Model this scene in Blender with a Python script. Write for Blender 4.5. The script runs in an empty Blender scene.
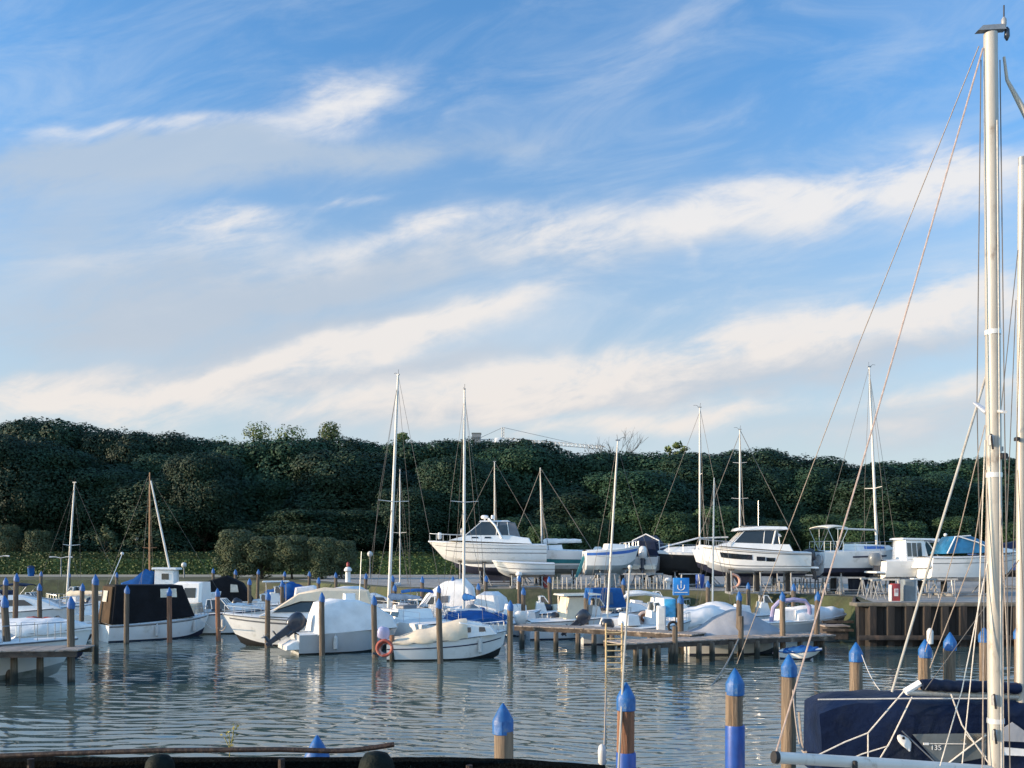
import bpy, bmesh, math, random
from mathutils import Vector, Matrix, noise
R = math.radians
PI = math.pi
random.seed(7)
rng = random.Random(11)
S = bpy.context.scene
COL = S.collection

# ------------------------------------------------------------------ camera, sky, sun, exposure
F, CX, HY, EYE = 900.0, 512.0, 556.0, 4.2      # focal length in pixels, picture centre, horizon row, eye height above the water
cd = bpy.data.cameras.new('camera'); cam = bpy.data.objects.new('camera', cd); COL.objects.link(cam)
cam.location = (0, 0, EYE); cam.rotation_euler = (R(90), 0, 0)
cd.sensor_width = 36; cd.lens = 36 * F / 1024; cd.shift_y = (HY - 384) / 1024
cd.clip_start = 0.1; cd.clip_end = 5000
S.camera = cam

SUN_EL, SUN_AZ = 11.0, -99.0                   # azimuth clockwise from the view direction: low on the left
w = bpy.data.worlds.new('World'); S.world = w; w.use_nodes = True
N = w.node_tree.nodes; LK = w.node_tree.links
N.clear()

class NB:
    """small helper to write node maths as expressions"""
    def __init__(s, tree): s.t = tree
    def m(s, op, a, b=None, c=None, clamp=False):
        n = s.t.nodes.new('ShaderNodeMath'); n.operation = op; n.use_clamp = clamp
        for i, v in enumerate((a, b, c)):
            if v is None: continue
            if isinstance(v, (int, float)): n.inputs[i].default_value = v
            else: s.t.links.new(v, n.inputs[i])
        return n.outputs[0]
    def mix(s, f, a, b, mode='MIX'):
        n = s.t.nodes.new('ShaderNodeMix'); n.data_type = 'RGBA'; n.blend_type = mode
        for i, v in ((0, f), (6, a), (7, b)):
            if isinstance(v, (int, float)): n.inputs[i].default_value = v
            elif isinstance(v, tuple): n.inputs[i].default_value = (*v, 1) if len(v) == 3 else v
            else: s.t.links.new(v, n.inputs[i])
        return n.outputs[2]
    def step(s, v, lo, hi, to0=0.0, to1=1.0):
        n = s.t.nodes.new('ShaderNodeMapRange'); n.interpolation_type = 'SMOOTHSTEP'
        s.t.links.new(v, n.inputs[0])
        for i, x in ((1, lo), (2, hi), (3, to0), (4, to1)): n.inputs[i].default_value = x
        return n.outputs[0]
    def noise(s, vec, scale, detail=5, rough=.55, dist=0.0, color=False):
        n = s.t.nodes.new('ShaderNodeTexNoise'); n.inputs['Scale'].default_value = scale
        n.inputs['Detail'].default_value = detail; n.inputs['Roughness'].default_value = rough
        n.inputs['Distortion'].default_value = dist
        if vec is not None: s.t.links.new(vec, n.inputs['Vector'])
        return n.outputs['Color' if color else 'Fac']
    def comb(s, x, y, z=0.0):
        n = s.t.nodes.new('ShaderNodeCombineXYZ')
        for i, v in enumerate((x, y, z)):
            if isinstance(v, (int, float)): n.inputs[i].default_value = v
            else: s.t.links.new(v, n.inputs[i])
        return n.outputs[0]

nb = NB(w.node_tree)
sky = N.new('ShaderNodeTexSky'); sky.sky_type = 'NISHITA'; sky.sun_disc = False
sky.sun_elevation = R(SUN_EL); sky.sun_rotation = R(SUN_AZ)
sky.air_density = 1.0; sky.dust_density = 0.6; sky.ozone_density = 2.0
tc = N.new('ShaderNodeTexCoord')
sx = N.new('ShaderNodeSeparateXYZ'); LK.new(tc.outputs['Generated'], sx.inputs[0])
yy = nb.m('MAXIMUM', nb.m('ABSOLUTE', sx.outputs[1]), .06)
U = nb.m('DIVIDE', sx.outputs[0], yy)          # direction of view as tangents: across and up
V = nb.m('DIVIDE', sx.outputs[2], yy)
# streaky wisps: fractal noise stretched along a gentle slope, and warped
ca, sa = math.cos(R(13)), math.sin(R(13))
Ur = nb.m('ADD', nb.m('MULTIPLY', U, ca), nb.m('MULTIPLY', V, sa))
Vr = nb.m('SUBTRACT', nb.m('MULTIPLY', V, ca), nb.m('MULTIPLY', U, sa))
wisp = nb.noise(nb.comb(nb.m('MULTIPLY', Ur, 4.2), nb.m('MULTIPLY', Vr, 13.0), 1.3), 1.0, 9, .62, 0.7)
fine = nb.noise(nb.comb(nb.m('MULTIPLY', Ur, 9.0), nb.m('MULTIPLY', Vr, 26.0), 5.3), 1.0, 8, .62, 1.6)
puff = nb.noise(nb.comb(nb.m('MULTIPLY', U, 9.0), nb.m('MULTIPLY', V, 15.0), 8.1), 1.0, 8, .6, .3)
wn = N.new('ShaderNodeTexNoise'); wn.inputs['Scale'].default_value = 1.0; wn.inputs['Detail'].default_value = 5
LK.new(nb.comb(nb.m('MULTIPLY', Ur, 6.0), nb.m('MULTIPLY', Vr, 12.0), 2.0), wn.inputs['Vector'])
sw = N.new('ShaderNodeSeparateColor'); LK.new(wn.outputs['Color'], sw.inputs[0])
Uw = nb.m('ADD', U, nb.m('MULTIPLY', nb.m('SUBTRACT', sw.outputs[0], .5), .16))
Vw = nb.m('ADD', V, nb.m('MULTIPLY', nb.m('SUBTRACT', sw.outputs[1], .5), .075))
def bank(px, py, a, b, deg, amp, edge=1.35):
    """one long cloud: an ellipse of directions, softened; b above the axis is crisper than below"""
    u0, v0 = (px - CX) / F, (HY - py) / F
    c, s = math.cos(R(deg)), math.sin(R(deg))
    du = nb.m('SUBTRACT', Uw, u0); dv = nb.m('SUBTRACT', Vw, v0)
    p = nb.m('ADD', nb.m('MULTIPLY', du, c * F / a), nb.m('MULTIPLY', dv, s * F / a))
    q = nb.m('SUBTRACT', nb.m('MULTIPLY', dv, c * F / b), nb.m('MULTIPLY', du, s * F / b))
    q = nb.m('MULTIPLY', q, nb.m('ADD', 1.0, nb.m('MULTIPLY', nb.m('GREATER_THAN', q, 0.0), edge - 1.0)))
    e = nb.m('ADD', nb.m('MULTIPLY', p, p), nb.m('MULTIPLY', q, q))
    return nb.m('MULTIPLY', nb.m('POWER', 2.718, nb.m('MULTIPLY', e, -.8)), amp)
def total(rows):
    acc = None
    for r_ in rows:
        v = bank(*r_); acc = v if acc is None else nb.m('ADD', acc, v)
    return acc
BRIGHT = [(335,98,60,26,14,1.0),(140,130,150,11,2,.75),(225,222,62,24,3,1.1),(352,198,34,8,5,.6),(437,228,60,22,18,1.15),
          (330,262,170,17,13,.55),(480,305,110,20,20,.85),(350,345,150,20,14,.75),(60,410,130,26,0,.7),(840,192,150,34,8,1.1),
          (650,212,150,22,8,.75),(760,338,260,30,11,1.15),(520,380,180,24,7,1.0),(965,303,120,30,6,1.0),(650,416,140,12,7,1.1),
          (970,385,70,14,4,.55),(455,100,60,34,35,.28),(600,70,150,34,24,.20),(985,165,70,34,0,.7),(720,130,90,30,20,.25),
          (180,400,160,22,5,.8),(60,385,120,16,8,.7),(250,370,110,16,14,.6),(30,425,90,18,0,.6),(700,255,30,8,-50,.25),(870,425,130,14,5,.5),(900,395,160,18,4,.5),(420,410,160,16,4,.5),(560,120,120,12,28,.15),(700,20,130,18,25,.15),(120,262,160,14,3,.4),(700,300,200,10,9,.3),(560,240,120,10,10,.5)]
GREY = [(140,158,240,26,3,1.35),(360,278,190,16,12,.75),(150,320,180,50,5,.45),(700,365,300,17,10,.8),(540,398,220,13,5,.7),
        (170,385,250,26,4,.6),(880,352,180,18,7,.75),(360,375,200,16,8,.5),(700,232,150,16,7,.4),(60,230,170,50,0,.55),(120,300,200,40,6,.55),(330,330,160,18,12,.55),
        (930,415,190,34,3,.7),(420,150,90,14,5,.4)]
br = total(BRIGHT); gr = total(GREY)
tex = nb.m('ADD', nb.m('MULTIPLY', wisp, .46), nb.m('ADD', nb.m('MULTIPLY', fine, .26), nb.m('MULTIPLY', puff, .28)))
tex2 = nb.step(tex, .33, .68, .22, 1.25)
bmask = nb.m('MULTIPLY', br, tex2)
bmask = nb.step(bmask, .02, 1.12, 0, .92)
gmask = nb.m('MULTIPLY', nb.step(nb.m('MULTIPLY', gr, nb.step(tex, .28, .62, .5, 1.15)), -.02, 1.0), .86)
veil = nb.m('MULTIPLY', nb.step(wisp, .38, .78), nb.step(V, .02, .62, .75, .42))
lowhaze = nb.m('MULTIPLY', nb.step(V, -.02, .56, 1, 0), .78)
K = 1.0
SKYGAIN = (1.0, 1.0, 1.0)
base = nb.mix(1.0, sky.outputs[0], SKYGAIN, 'MULTIPLY')
tintv = nb.step(V, 0.0, .62)
base = nb.mix(1.0, base, nb.mix(tintv, (.95, 1.02, 1.06), (.80, 1.27, 1.62)), 'MULTIPLY')
BRC = nb.mix(nb.step(V, .05, .5), (4.35, 4.02, 3.75), (4.3, 4.25, 4.25))
GRC = nb.mix(nb.step(V, .05, .5), (2.75, 2.95, 3.25), (2.35, 2.85, 3.5))
c1 = nb.mix(lowhaze, base, (2.95, 3.3, 3.6))
c1 = nb.mix(nb.m('MULTIPLY', veil, .8), c1, (3.2, 3.65, 4.15))
c1 = nb.mix(gmask, c1, GRC)
c1 = nb.mix(bmask, c1, BRC)
back = nb.step(sx.outputs[1], -.45, .12, 1, 0)          # added fill: unseen sky behind the viewer is brightened to light the boats
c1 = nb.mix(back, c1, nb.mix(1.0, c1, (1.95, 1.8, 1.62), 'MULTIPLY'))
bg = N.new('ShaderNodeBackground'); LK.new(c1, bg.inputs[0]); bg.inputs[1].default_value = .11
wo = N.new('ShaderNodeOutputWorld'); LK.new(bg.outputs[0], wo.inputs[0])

sd = bpy.data.lights.new('sun', 'SUN'); sd.energy = 4.0; sd.angle = R(.6); sd.color = (1.0, .74, .48)
sun = bpy.data.objects.new('sun', sd); COL.objects.link(sun)
_d = Vector((math.sin(R(SUN_AZ)) * math.cos(R(SUN_EL)), math.cos(R(SUN_AZ)) * math.cos(R(SUN_EL)), math.sin(R(SUN_EL))))
sun.rotation_euler = _d.to_track_quat('Z', 'Y').to_euler(); sun.location = _d * 60
vs = S.view_settings
vs.view_transform = 'Standard'; vs.look = 'None'; vs.gamma = 1; vs.use_curve_mapping = False; vs.exposure = 0.9
S.render.engine = 'CYCLES'
S.cycles.max_bounces = 6; S.cycles.diffuse_bounces = 2; S.cycles.glossy_bounces = 3; S.cycles.transmission_bounces = 4
S.cycles.transparent_max_bounces = 6; S.cycles.caustics_reflective = False; S.cycles.caustics_refractive = False
S.cycles.use_denoising = True
# ------------------------------------------------------------------ materials
MATS = {}
def mat(name, color, rough=.5, metal=0.0, var=.15, scale=3.0, bump=0.0, stretch=(1, 1, 1), color2=None, c2amt=.5, c2scale=1.0,
        wet=None, spec=.5, coat=0.0, trans=0.0, alpha=1.0, bscale=None):
    """procedural surface: a base colour varied by noise, an optional second colour in patches, optional bump and tide stain"""
    m = bpy.data.materials.new(name); m.use_nodes = True
    t = m.node_tree; b = t.nodes['Principled BSDF']; h = NB(t)
    c = t.nodes.new('ShaderNodeTexCoord'); mp = t.nodes.new('ShaderNodeMapping'); mp.inputs['Scale'].default_value = stretch
    t.links.new(c.outputs['Object'], mp.inputs[0])
    n1 = h.noise(mp.outputs[0], scale, 6, .6)
    lo = tuple(max(0, x * (1 - var)) for x in color); hi = tuple(min(1, x * (1 + var)) for x in color)
    col = h.mix(h.step(n1, .3, .7), lo, hi)
    if color2:
        n2 = h.noise(mp.outputs[0], c2scale, 7, .65)
        col = h.mix(h.step(n2, .62 - .3 * c2amt, .80 - .3 * c2amt), col, color2)
    if wet is not None:                          # (height of the tide line, colour below)
        sp = t.nodes.new('ShaderNodeSeparateXYZ'); t.links.new(c.outputs['Object'], sp.inputs[0])
        zz = h.m('ADD', sp.outputs[2], h.m('MULTIPLY', h.m('SUBTRACT', n1, .5), .25))
        col = h.mix(h.step(zz, wet[0] - .12, wet[0] + .12, 1, 0), col, wet[1])
    t.links.new(col, b.inputs['Base Color'])
    b.inputs['Roughness'].default_value = rough; b.inputs['Metallic'].default_value = metal
    b.inputs['Specular IOR Level'].default_value = spec
    if coat: b.inputs['Coat Weight'].default_value = coat; b.inputs['Coat Roughness'].default_value = .08
    if trans: b.inputs['Transmission Weight'].default_value = trans
    if alpha < 1: b.inputs['Alpha'].default_value = alpha
    if bump:
        bn = t.nodes.new('ShaderNodeBump'); bn.inputs['Strength'].default_value = bump; bn.inputs['Distance'].default_value = .05
        t.links.new(h.noise(mp.outputs[0], bscale or scale * 1.7, 5, .6), bn.inputs['Height'])
        t.links.new(bn.outputs[0], b.inputs['Normal'])
    MATS[name] = m
    return m
mat('gelcoat', (.74, .75, .75), .22, var=.05, scale=1.2, coat=.3, color2=(.60, .60, .57), c2amt=.2, c2scale=1.6)
mat('gelcoat_cream', (.74, .69, .58), .28, var=.05, scale=1.2, coat=.2)
mat('gelcoat_grey', (.44, .46, .48), .3, var=.06, scale=1.2, coat=.2)
mat('gelcoat_blue', (.03, .07, .22), .2, var=.1, coat=.3)
mat('deck_white', (.70, .71, .70), .55, var=.07, scale=5)
mat('antifoul_navy', (.012, .016, .04), .7, var=.25, scale=2, color2=(.05, .06, .07), c2amt=.25)
mat('antifoul_blue', (.02, .07, .30), .7, var=.2, scale=2)
mat('antifoul_teal', (.03, .20, .24), .65, var=.2)
mat('antifoul_grey', (.27, .32, .34), .7, var=.15, scale=2, color2=(.12, .15, .13), c2amt=.3)
mat('antifoul_black', (.008, .009, .010), .6, var=.2)
mat('antifoul_red', (.22, .035, .025), .7, var=.2)
mat('stripe_navy', (.012, .02, .06), .35)
mat('stripe_teal', (.02, .17, .20), .35)
mat('stripe_blue', (.05, .16, .50), .35)
mat('stripe_grey', (.12, .13, .15), .4)
mat('cover_white', (.72, .72, .72), .8, var=.10, scale=1.4, bump=.5, bscale=3.0, spec=.15)
mat('cover_cream', (.66, .57, .44), .8, var=.10, scale=1.4, bump=.5, bscale=3.0, spec=.15)
mat('cover_grey', (.30, .315, .35), .85, var=.10, scale=1.4, bump=.5, bscale=2.6, spec=.15)
mat('cover_black', (.008, .009, .012), .75, var=.3, scale=1.6, bump=.5, bscale=2.6, spec=.15)
mat('cover_brown', (.05, .032, .018), .8, var=.3, scale=1.6, bump=.5, bscale=2.6, spec=.15)
mat('cover_navy', (.0045, .011, .036), .5, var=.4, scale=1.1, bump=.9, bscale=3.0, color2=(.016, .022, .036), c2amt=.4, c2scale=.7, spec=.15)
mat('cover_blue', (.014, .085, .27), .8, var=.2, scale=1.8, bump=.6, bscale=3.0, spec=.15)
mat('cover_bluegrey', (.05, .10, .20), .8, var=.25, scale=1.8, bump=.6, bscale=3.0, spec=.15)
mat('cover_purple', (.36, .33, .50), .8, var=.2, scale=2, bump=.4, spec=.15)
mat('cover_red', (.40, .06, .035), .8, var=.2, scale=2, bump=.4, spec=.15)
mat('glass_dark', (.010, .014, .018), .06, var=.2, spec=.8)
mat('glass_smoke', (.035, .045, .05), .08, var=.25, scale=.8, spec=.8)
mat('vinyl_window', (.10, .115, .12), .18, var=.3, scale=1.4, bump=.15, bscale=2)
mat('vinyl_bright', (.55, .52, .45), .2, var=.2, scale=3)
mat('vinyl_blue', (.025, .14, .27), .25, var=.30, scale=1.6, bump=.2)
mat('alu', (.66, .67, .68), .38, metal=.35, var=.08, scale=2.5, color2=(.35, .34, .32), c2amt=.15, c2scale=3)
mat('mast_white', (.60, .585, .55), .42, var=.07, scale=2.0, color2=(.25, .20, .15), c2amt=.12, c2scale=5, stretch=(1, 1, .5))
mat('mast_alu', (.40, .385, .35), .45, metal=.15, var=.10, scale=2.2, color2=(.17, .13, .10), c2amt=.16, c2scale=6, stretch=(1, 1, .45), bump=.15)
mat('steel', (.50, .51, .53), .3, metal=.9, var=.1)
mat('galv', (.30, .31, .32), .55, metal=.4, var=.2, scale=4, color2=(.16, .09, .05), c2amt=.25, c2scale=3)
mat('rust', (.15, .07, .04), .85, var=.4, scale=5)
mat('wire', (.12, .11, .10), .6)
mat('rope_white', (.62, .58, .52), .85, var=.15, scale=20)
mat('rope_tan', (.32, .27, .23), .9, var=.2, scale=20)
mat('rope_pink', (.40, .32, .29), .9, var=.2, scale=20)
mat('wood_mast', (.30, .15, .07), .5, var=.2, scale=4, stretch=(3, 3, .4))
mat('wood_pole', (.105, .082, .062), .85, var=.45, scale=5.5, stretch=(3, 3, .22), bump=.9, bscale=9, color2=(.21, .18, .14), c2amt=.35, c2scale=3.5, wet=(.45, (.018, .022, .018)))
mat('wood_pole_pale', (.185, .14, .10), .85, var=.35, scale=5, stretch=(3, 3, .2), bump=.9, bscale=9, color2=(.19, .12, .07), c2amt=.4, c2scale=3.2, wet=(.45, (.03, .03, .022)))
mat('wood_pole_rust', (.20, .095, .055), .85, var=.4, scale=5, stretch=(3, 3, .2), bump=.8, bscale=9, color2=(.26, .19, .14), c2amt=.4, c2scale=3, wet=(.45, (.02, .022, .018)))
mat('cap_blue', (.008, .095, .31), .5, var=.2, scale=4, color2=(.10, .17, .28), c2amt=.34, c2scale=9, bump=.25)
mat('sleeve_blue', (.015, .075, .34), .45, var=.15, scale=4)
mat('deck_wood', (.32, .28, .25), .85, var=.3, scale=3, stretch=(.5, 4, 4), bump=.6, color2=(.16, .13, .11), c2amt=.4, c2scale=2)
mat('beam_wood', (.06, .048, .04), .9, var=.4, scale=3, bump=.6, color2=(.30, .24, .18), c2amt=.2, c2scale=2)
mat('ladder_wood', (.58, .42, .22), .7, var=.2, scale=6)
mat('engine_dark', (.018, .026, .045), .35, var=.2, coat=.2)
mat('engine_grey', (.16, .18, .20), .35, var=.15, coat=.2)
mat('engine_white', (.62, .62, .61), .35, var=.1, coat=.2)
mat('engine_lilac', (.36, .36, .55), .4, var=.1)
mat('rubber', (.014, .014, .016), .7, var=.3)
mat('fender_white', (.55, .56, .56), .45, var=.1)
mat('buoy_orange', (.36, .07, .045), .55, var=.15, color2=(.50, .42, .38), c2amt=.42, c2scale=3.2)
mat('buoy_pink', (.58, .34, .27), .6, var=.15)
mat('red_paint', (.30, .035, .035), .5, var=.2, scale=5)
mat('white_paint', (.70, .70, .69), .5, var=.1)
mat('sign_blue', (.018, .20, .56), .4, var=.12, scale=5)
mat('sign_cyan', (.06, .36, .62), .35, var=.3, scale=4)
mat('cabinet_grey', (.16, .19, .21), .6, var=.15)
mat('grass', (.048, .060, .027), .95, var=.45, scale=.6, bump=.8, bscale=8, color2=(.095, .088, .05), c2amt=.45, c2scale=.35)
mat('gravel', (.29, .285, .27), .95, var=.2, scale=1.2, bump=.7, bscale=20, color2=(.20, .20, .18), c2amt=.4, c2scale=.2)
mat('path', (.27, .26, .21), .95, var=.15, scale=1.0)
mat('stone', (.13, .12, .10), .9, var=.4, scale=2, bump=.8)
mat('sheet_pile', (.024, .020, .018), .85, var=.45, scale=1.2, stretch=(2.2, 2.2, .35), bump=.6, color2=(.085, .055, .04), c2amt=.25, c2scale=.9)
mat('concrete', (.20, .21, .20), .9, var=.25, scale=1.5, bump=.5, color2=(.10, .11, .09), c2amt=.3)
mat('quay', (.015, .018, .018), .95, var=.4, scale=3, bump=.8)
mat('net', (.004, .006, .0065), .95, var=.7, scale=55, bump=1.0, bscale=60, color2=(.035, .05, .045), c2amt=.12, c2scale=40, spec=.05)
mat('dark_green', (.005, .010, .009), .7, var=.5, scale=6, bump=.5, spec=.15)
mat('pipe_rust', (.022, .012, .010), .75, var=.4, scale=8, bump=.4)
mat('bark', (.055, .045, .035), .95, var=.3, scale=6, stretch=(3, 3, .5), bump=.8)
mat('facade', (.20, .22, .24), .9, var=.15)
mat('yellow_sign', (.60, .52, .32), .6)
def leaf_mat(name, c, var=.35, trans=.25):
    m = bpy.data.materials.new(name); m.use_nodes = True; t = m.node_tree; h = NB(t); b = t.nodes['Principled BSDF']
    oi = t.nodes.new('ShaderNodeObjectInfo'); ge = t.nodes.new('ShaderNodeNewGeometry')
    tcn = t.nodes.new('ShaderNodeTexCoord')
    n = h.noise(tcn.outputs['Object'], .55, 3, .5)
    k = h.m('ADD', h.m('MULTIPLY', oi.outputs['Random'], .40), h.m('ADD', h.m('MULTIPLY', ge.outputs['Random Per Island'], .25), h.m('MULTIPLY', n, .45)))
    col = h.mix(h.step(k, .2, .95), tuple(x * (1 - var) for x in c), tuple(x * (1 + var) for x in (c[0] * 1.08, c[1] * 1.12, c[2])))
    t.links.new(col, b.inputs['Base Color']); b.inputs['Roughness'].default_value = .65; b.inputs['Specular IOR Level'].default_value = .25
    MATS[name] = m
leaf_mat('leaf_oak', (.013, .038, .023), .36)
leaf_mat('leaf_tall', (.085, .11, .04), .4)
leaf_mat('leaf_young', (.024, .052, .024), .4)
leaf_mat('leaf_olive', (.058, .075, .042), .35)
leaf_mat('leaf_hedge', (.050, .080, .028), .4)
leaf_mat('leaf_weed', (.34, .30, .10), .3)

# water: dark body, smooth skin, wind ripples as a bump of long-crested noise
m = bpy.data.materials.new('water'); m.use_nodes = True; t = m.node_tree; h = NB(t); b = t.nodes['Principled BSDF']
b.inputs['Base Color'].default_value = (.078, .118, .112, 1); b.inputs['Roughness'].default_value = .05; b.inputs['IOR'].default_value = 3.3
g_ = t.nodes.new('ShaderNodeNewGeometry'); mp = t.nodes.new('ShaderNodeMapping'); mp.inputs['Scale'].default_value = (.55, 1.5, 1); mp.inputs['Rotation'].default_value = (0, 0, R(7))
t.links.new(g_.outputs['Position'], mp.inputs[0])
WATER_BUMP = t.nodes.new('ShaderNodeBump'); WATER_BUMP.inputs['Strength'].default_value = .35; WATER_BUMP.inputs['Distance'].default_value = .006
w1 = h.noise(mp.outputs[0], 5.0, 3, .5, .4); 
t.links.new(w1, WATER_BUMP.inputs['Height']); t.links.new(WATER_BUMP.outputs[0], b.inputs['Normal'])
MATS['water'] = m

# ------------------------------------------------------------------ mesh helpers
def tag(o, label=None, cat=None, group=None, kind=None):
    if label: o['label'] = label
    if cat: o['category'] = cat
    if group: o['group'] = group
    if kind: o['kind'] = kind
    return o
def empty(name, loc=(0, 0, 0), rz=0.0, tilt=(0, 0)):
    o = bpy.data.objects.new(name, None); COL.objects.link(o)
    o.location = loc; o.rotation_euler = (tilt[0], tilt[1], rz); o.empty_display_size = .2
    return o
class MB:
    """collects shapes into one mesh"""
    def __init__(s): s.v = []; s.f = []; s.mi = []; s.mats = []
    def _m(s, m):
        if m not in s.mats: s.mats.append(m)
        return s.mats.index(m)
    def add(s, vs, fs, m='gelcoat'):
        o = len(s.v); k = s._m(m)
        s.v += [tuple(v) for v in vs]
        for f in fs: s.f.append(tuple(i + o for i in f)); s.mi.append(k)
        return s
    def box(s, c, d, m='gelcoat', rz=0.0, ch=0.0, ry=0.0):
        """box with chamfered upright edges and top"""
        x, y, z = d[0] / 2, d[1] / 2, d[2] / 2
        ch = min(ch, x * .9, y * .9, z * .9)
        M = Matrix.Translation(c) @ Matrix.Rotation(rz, 4, 'Z') @ Matrix.Rotation(ry, 4, 'Y')
        if ch <= 0:
            vs = [(i * x, j * y, k * z) for k in (-1, 1) for j in (-1, 1) for i in (-1, 1)]
            fs = [(0, 2, 3, 1), (4, 5, 7, 6), (0, 1, 5, 4), (2, 6, 7, 3), (0, 4, 6, 2), (1, 3, 7, 5)]
        else:
            def ring(ex, ey, zz): return [(ex - ch, -ey, zz), (ex, -ey + ch, zz), (ex, ey - ch, zz), (ex - ch, ey, zz), (-ex + ch, ey, zz), (-ex, ey - ch, zz), (-ex, -ey + ch, zz), (-ex + ch, -ey, zz)]
            rs = [ring(x, y, -z), ring(x, y, z - ch), ring(x - ch * .6, y - ch * .6, z)]
            vs = [p for r_ in rs for p in r_]; fs = []
            for a in range(2):
                for i in range(8): fs.append((a * 8 + i, a * 8 + (i + 1) % 8, a * 8 + 8 + (i + 1) % 8, a * 8 + 8 + i))
            fs += [tuple(range(7, -1, -1)), tuple(range(16, 24))]
        return s.add([M @ Vector(v) for v in vs], fs, m)
    def tube(s, pts, r, m='steel', n=6, caps=True, flat=1.0):
        pts = [Vector(p) for p in pts]; k = len(pts)
        rs = r if isinstance(r, (list, tuple)) else [r] * k
        vs = []; ref = None
        for i, p in enumerate(pts):
            t_ = (pts[min(i + 1, k - 1)] - pts[max(i - 1, 0)]).normalized()
            if ref is None:
                ref = t_.cross(Vector((0, 0, 1)) if abs(t_.z) < .9 else Vector((0, 1, 0))).normalized()
            a = (ref - t_ * ref.dot(t_)).normalized(); ref = a; b_ = t_.cross(a)
            for j in range(n):
                th = 2 * PI * j / n
                vs.append(p + a * math.cos(th) * rs[i] + b_ * math.sin(th) * rs[i] * flat)
        fs = [(i * n + j, i * n + (j + 1) % n, (i + 1) * n + (j + 1) % n, (i + 1) * n + j) for i in range(k - 1) for j in range(n)]
        if caps: fs += [tuple(range(n - 1, -1, -1)), tuple(range((k - 1) * n, k * n))]
        return s.add(vs, fs, m)
    def lathe(s, prof, m='gelcoat', n=14, c=(0, 0, 0), jitter=0.0):
        vs = []; k = len(prof)
        for i, (r_, z) in enumerate(prof):
            for j in range(n):
                th = 2 * PI * j / n; rr = max(r_, .001) * (1 + jitter * rng.uniform(-1, 1))
                vs.append((c[0] + rr * math.cos(th), c[1] + rr * math.sin(th), c[2] + z))
        fs = [(i * n + j, i * n + (j + 1) % n, (i + 1) * n + (j + 1) % n, (i + 1) * n + j) for i in range(k - 1) for j in range(n)]
        fs += [tuple(range(n - 1, -1, -1)), tuple(range((k - 1) * n, k * n))]
        return s.add(vs, fs, m)
    def ball(s, c, r, m='gelcoat', n=12):
        if not isinstance(r, (list, tuple)): r = (r, r, r)
        k = n // 2; vs = []
        for i in range(k + 1):
            ph = -PI / 2 + PI * i / k
            for j in range(n):
                th = 2 * PI * j / n; cc = max(math.cos(ph), .01)
                vs.append((c[0] + r[0] * cc * math.cos(th), c[1] + r[1] * cc * math.sin(th), c[2] + r[2] * math.sin(ph)))
        fs = [(i * n + j, i * n + (j + 1) % n, (i + 1) * n + (j + 1) % n, (i + 1) * n + j) for i in range(k) for j in range(n)]
        return s.add(vs, fs, m)
    def rings(s, rings, m='gelcoat', closed=False, caps=True):
        """skin a list of equal-length point rows"""
        n = len(rings[0]); vs = [p for r_ in rings for p in r_]; fs = []
        q = n if closed else n - 1
        for i in range(len(rings) - 1):
            for j in range(q):
                fs.append((i * n + j, i * n + (j + 1) % n, (i + 1) * n + (j + 1) % n, (i + 1) * n + j))
        if caps: fs += [tuple(range(n - 1, -1, -1)), tuple(range((len(rings) - 1) * n, len(rings) * n))]
        return s.add(vs, fs, m)
    def torus(s, c, R_, r_, m, axis='y', n=20, k=8, frac=1.0):
        pts = []
        for i in range(n + 1):
            th = 2 * PI * frac * i / n
            a, b_ = R_ * math.cos(th), R_ * math.sin(th)
            pts.append((c[0] + a, c[1], c[2] + b_) if axis == 'y' else ((c[0], c[1] + a, c[2] + b_) if axis == 'x' else (c[0] + a, c[1] + b_, c[2])))
        return s.tube(pts, r_, m, k, caps=False)
    def prism(s, prof, w0, w1, m='gelcoat', zr=None, y0=0.0, ch=0.0):
        """side profile (x, z) pushed out to both sides; half width runs from w0 at the lowest to w1 at the highest point"""
        zs = [p[1] for p in prof]; za, zb = zr or (min(zs), max(zs))
        def hw(z): return w0 + (w1 - w0) * (0 if zb == za else max(0, min(1, (z - za) / (zb - za))))
        n = len(prof)
        A = sum(prof[i][0] * prof[(i + 1) % n][1] - prof[(i + 1) % n][0] * prof[i][1] for i in range(n))
        if A < 0: prof = prof[::-1]
        if ch > 0:
            cx_ = sum(p[0] for p in prof) / n; cz_ = sum(p[1] for p in prof) / n
            def shr(p):
                dx, dz = cx_ - p[0], cz_ - p[1]; L_ = math.hypot(dx, dz) or 1
                return (p[0] + dx / L_ * ch, p[1] + dz / L_ * ch)
            sh = [shr(p) for p in prof]
            rows = [[(p[0], y0 - hw(q[1]), p[1]) for p, q in zip(sh, prof)], [(p[0], y0 - hw(p[1]) + ch, p[1]) for p in prof],
                    [(p[0], y0 + hw(p[1]) - ch, p[1]) for p in prof], [(p[0], y0 + hw(q[1]), p[1]) for p, q in zip(sh, prof)]]
        else:
            rows = [[(p[0], y0 - hw(p[1]), p[1]) for p in prof], [(p[0], y0 + hw(p[1]), p[1]) for p in prof]]
        return s.rings(rows, m, closed=True)
    def build(s, name, parent=None, smooth=True, angle=38, sub=0, jit=0.0):
        me = bpy.data.meshes.new(name)
        vs = s.v
        if jit: vs = [tuple(c + jit * (noise.noise(Vector(v) * 2.3 + Vector((k * 7.1, 0, 0)))) for k, c in enumerate(v)) for v in vs]
        me.from_pydata(vs, [], s.f)
        for q in s.mats: me.materials.append(MATS[q])
        me.polygons.foreach_set('material_index', s.mi)
        bm = bmesh.new(); bm.from_mesh(me); bmesh.ops.recalc_face_normals(bm, faces=bm.faces)
        if sub: bmesh.ops.subdivide_edges(bm, edges=bm.edges, cuts=sub, use_grid_fill=True)
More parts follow.
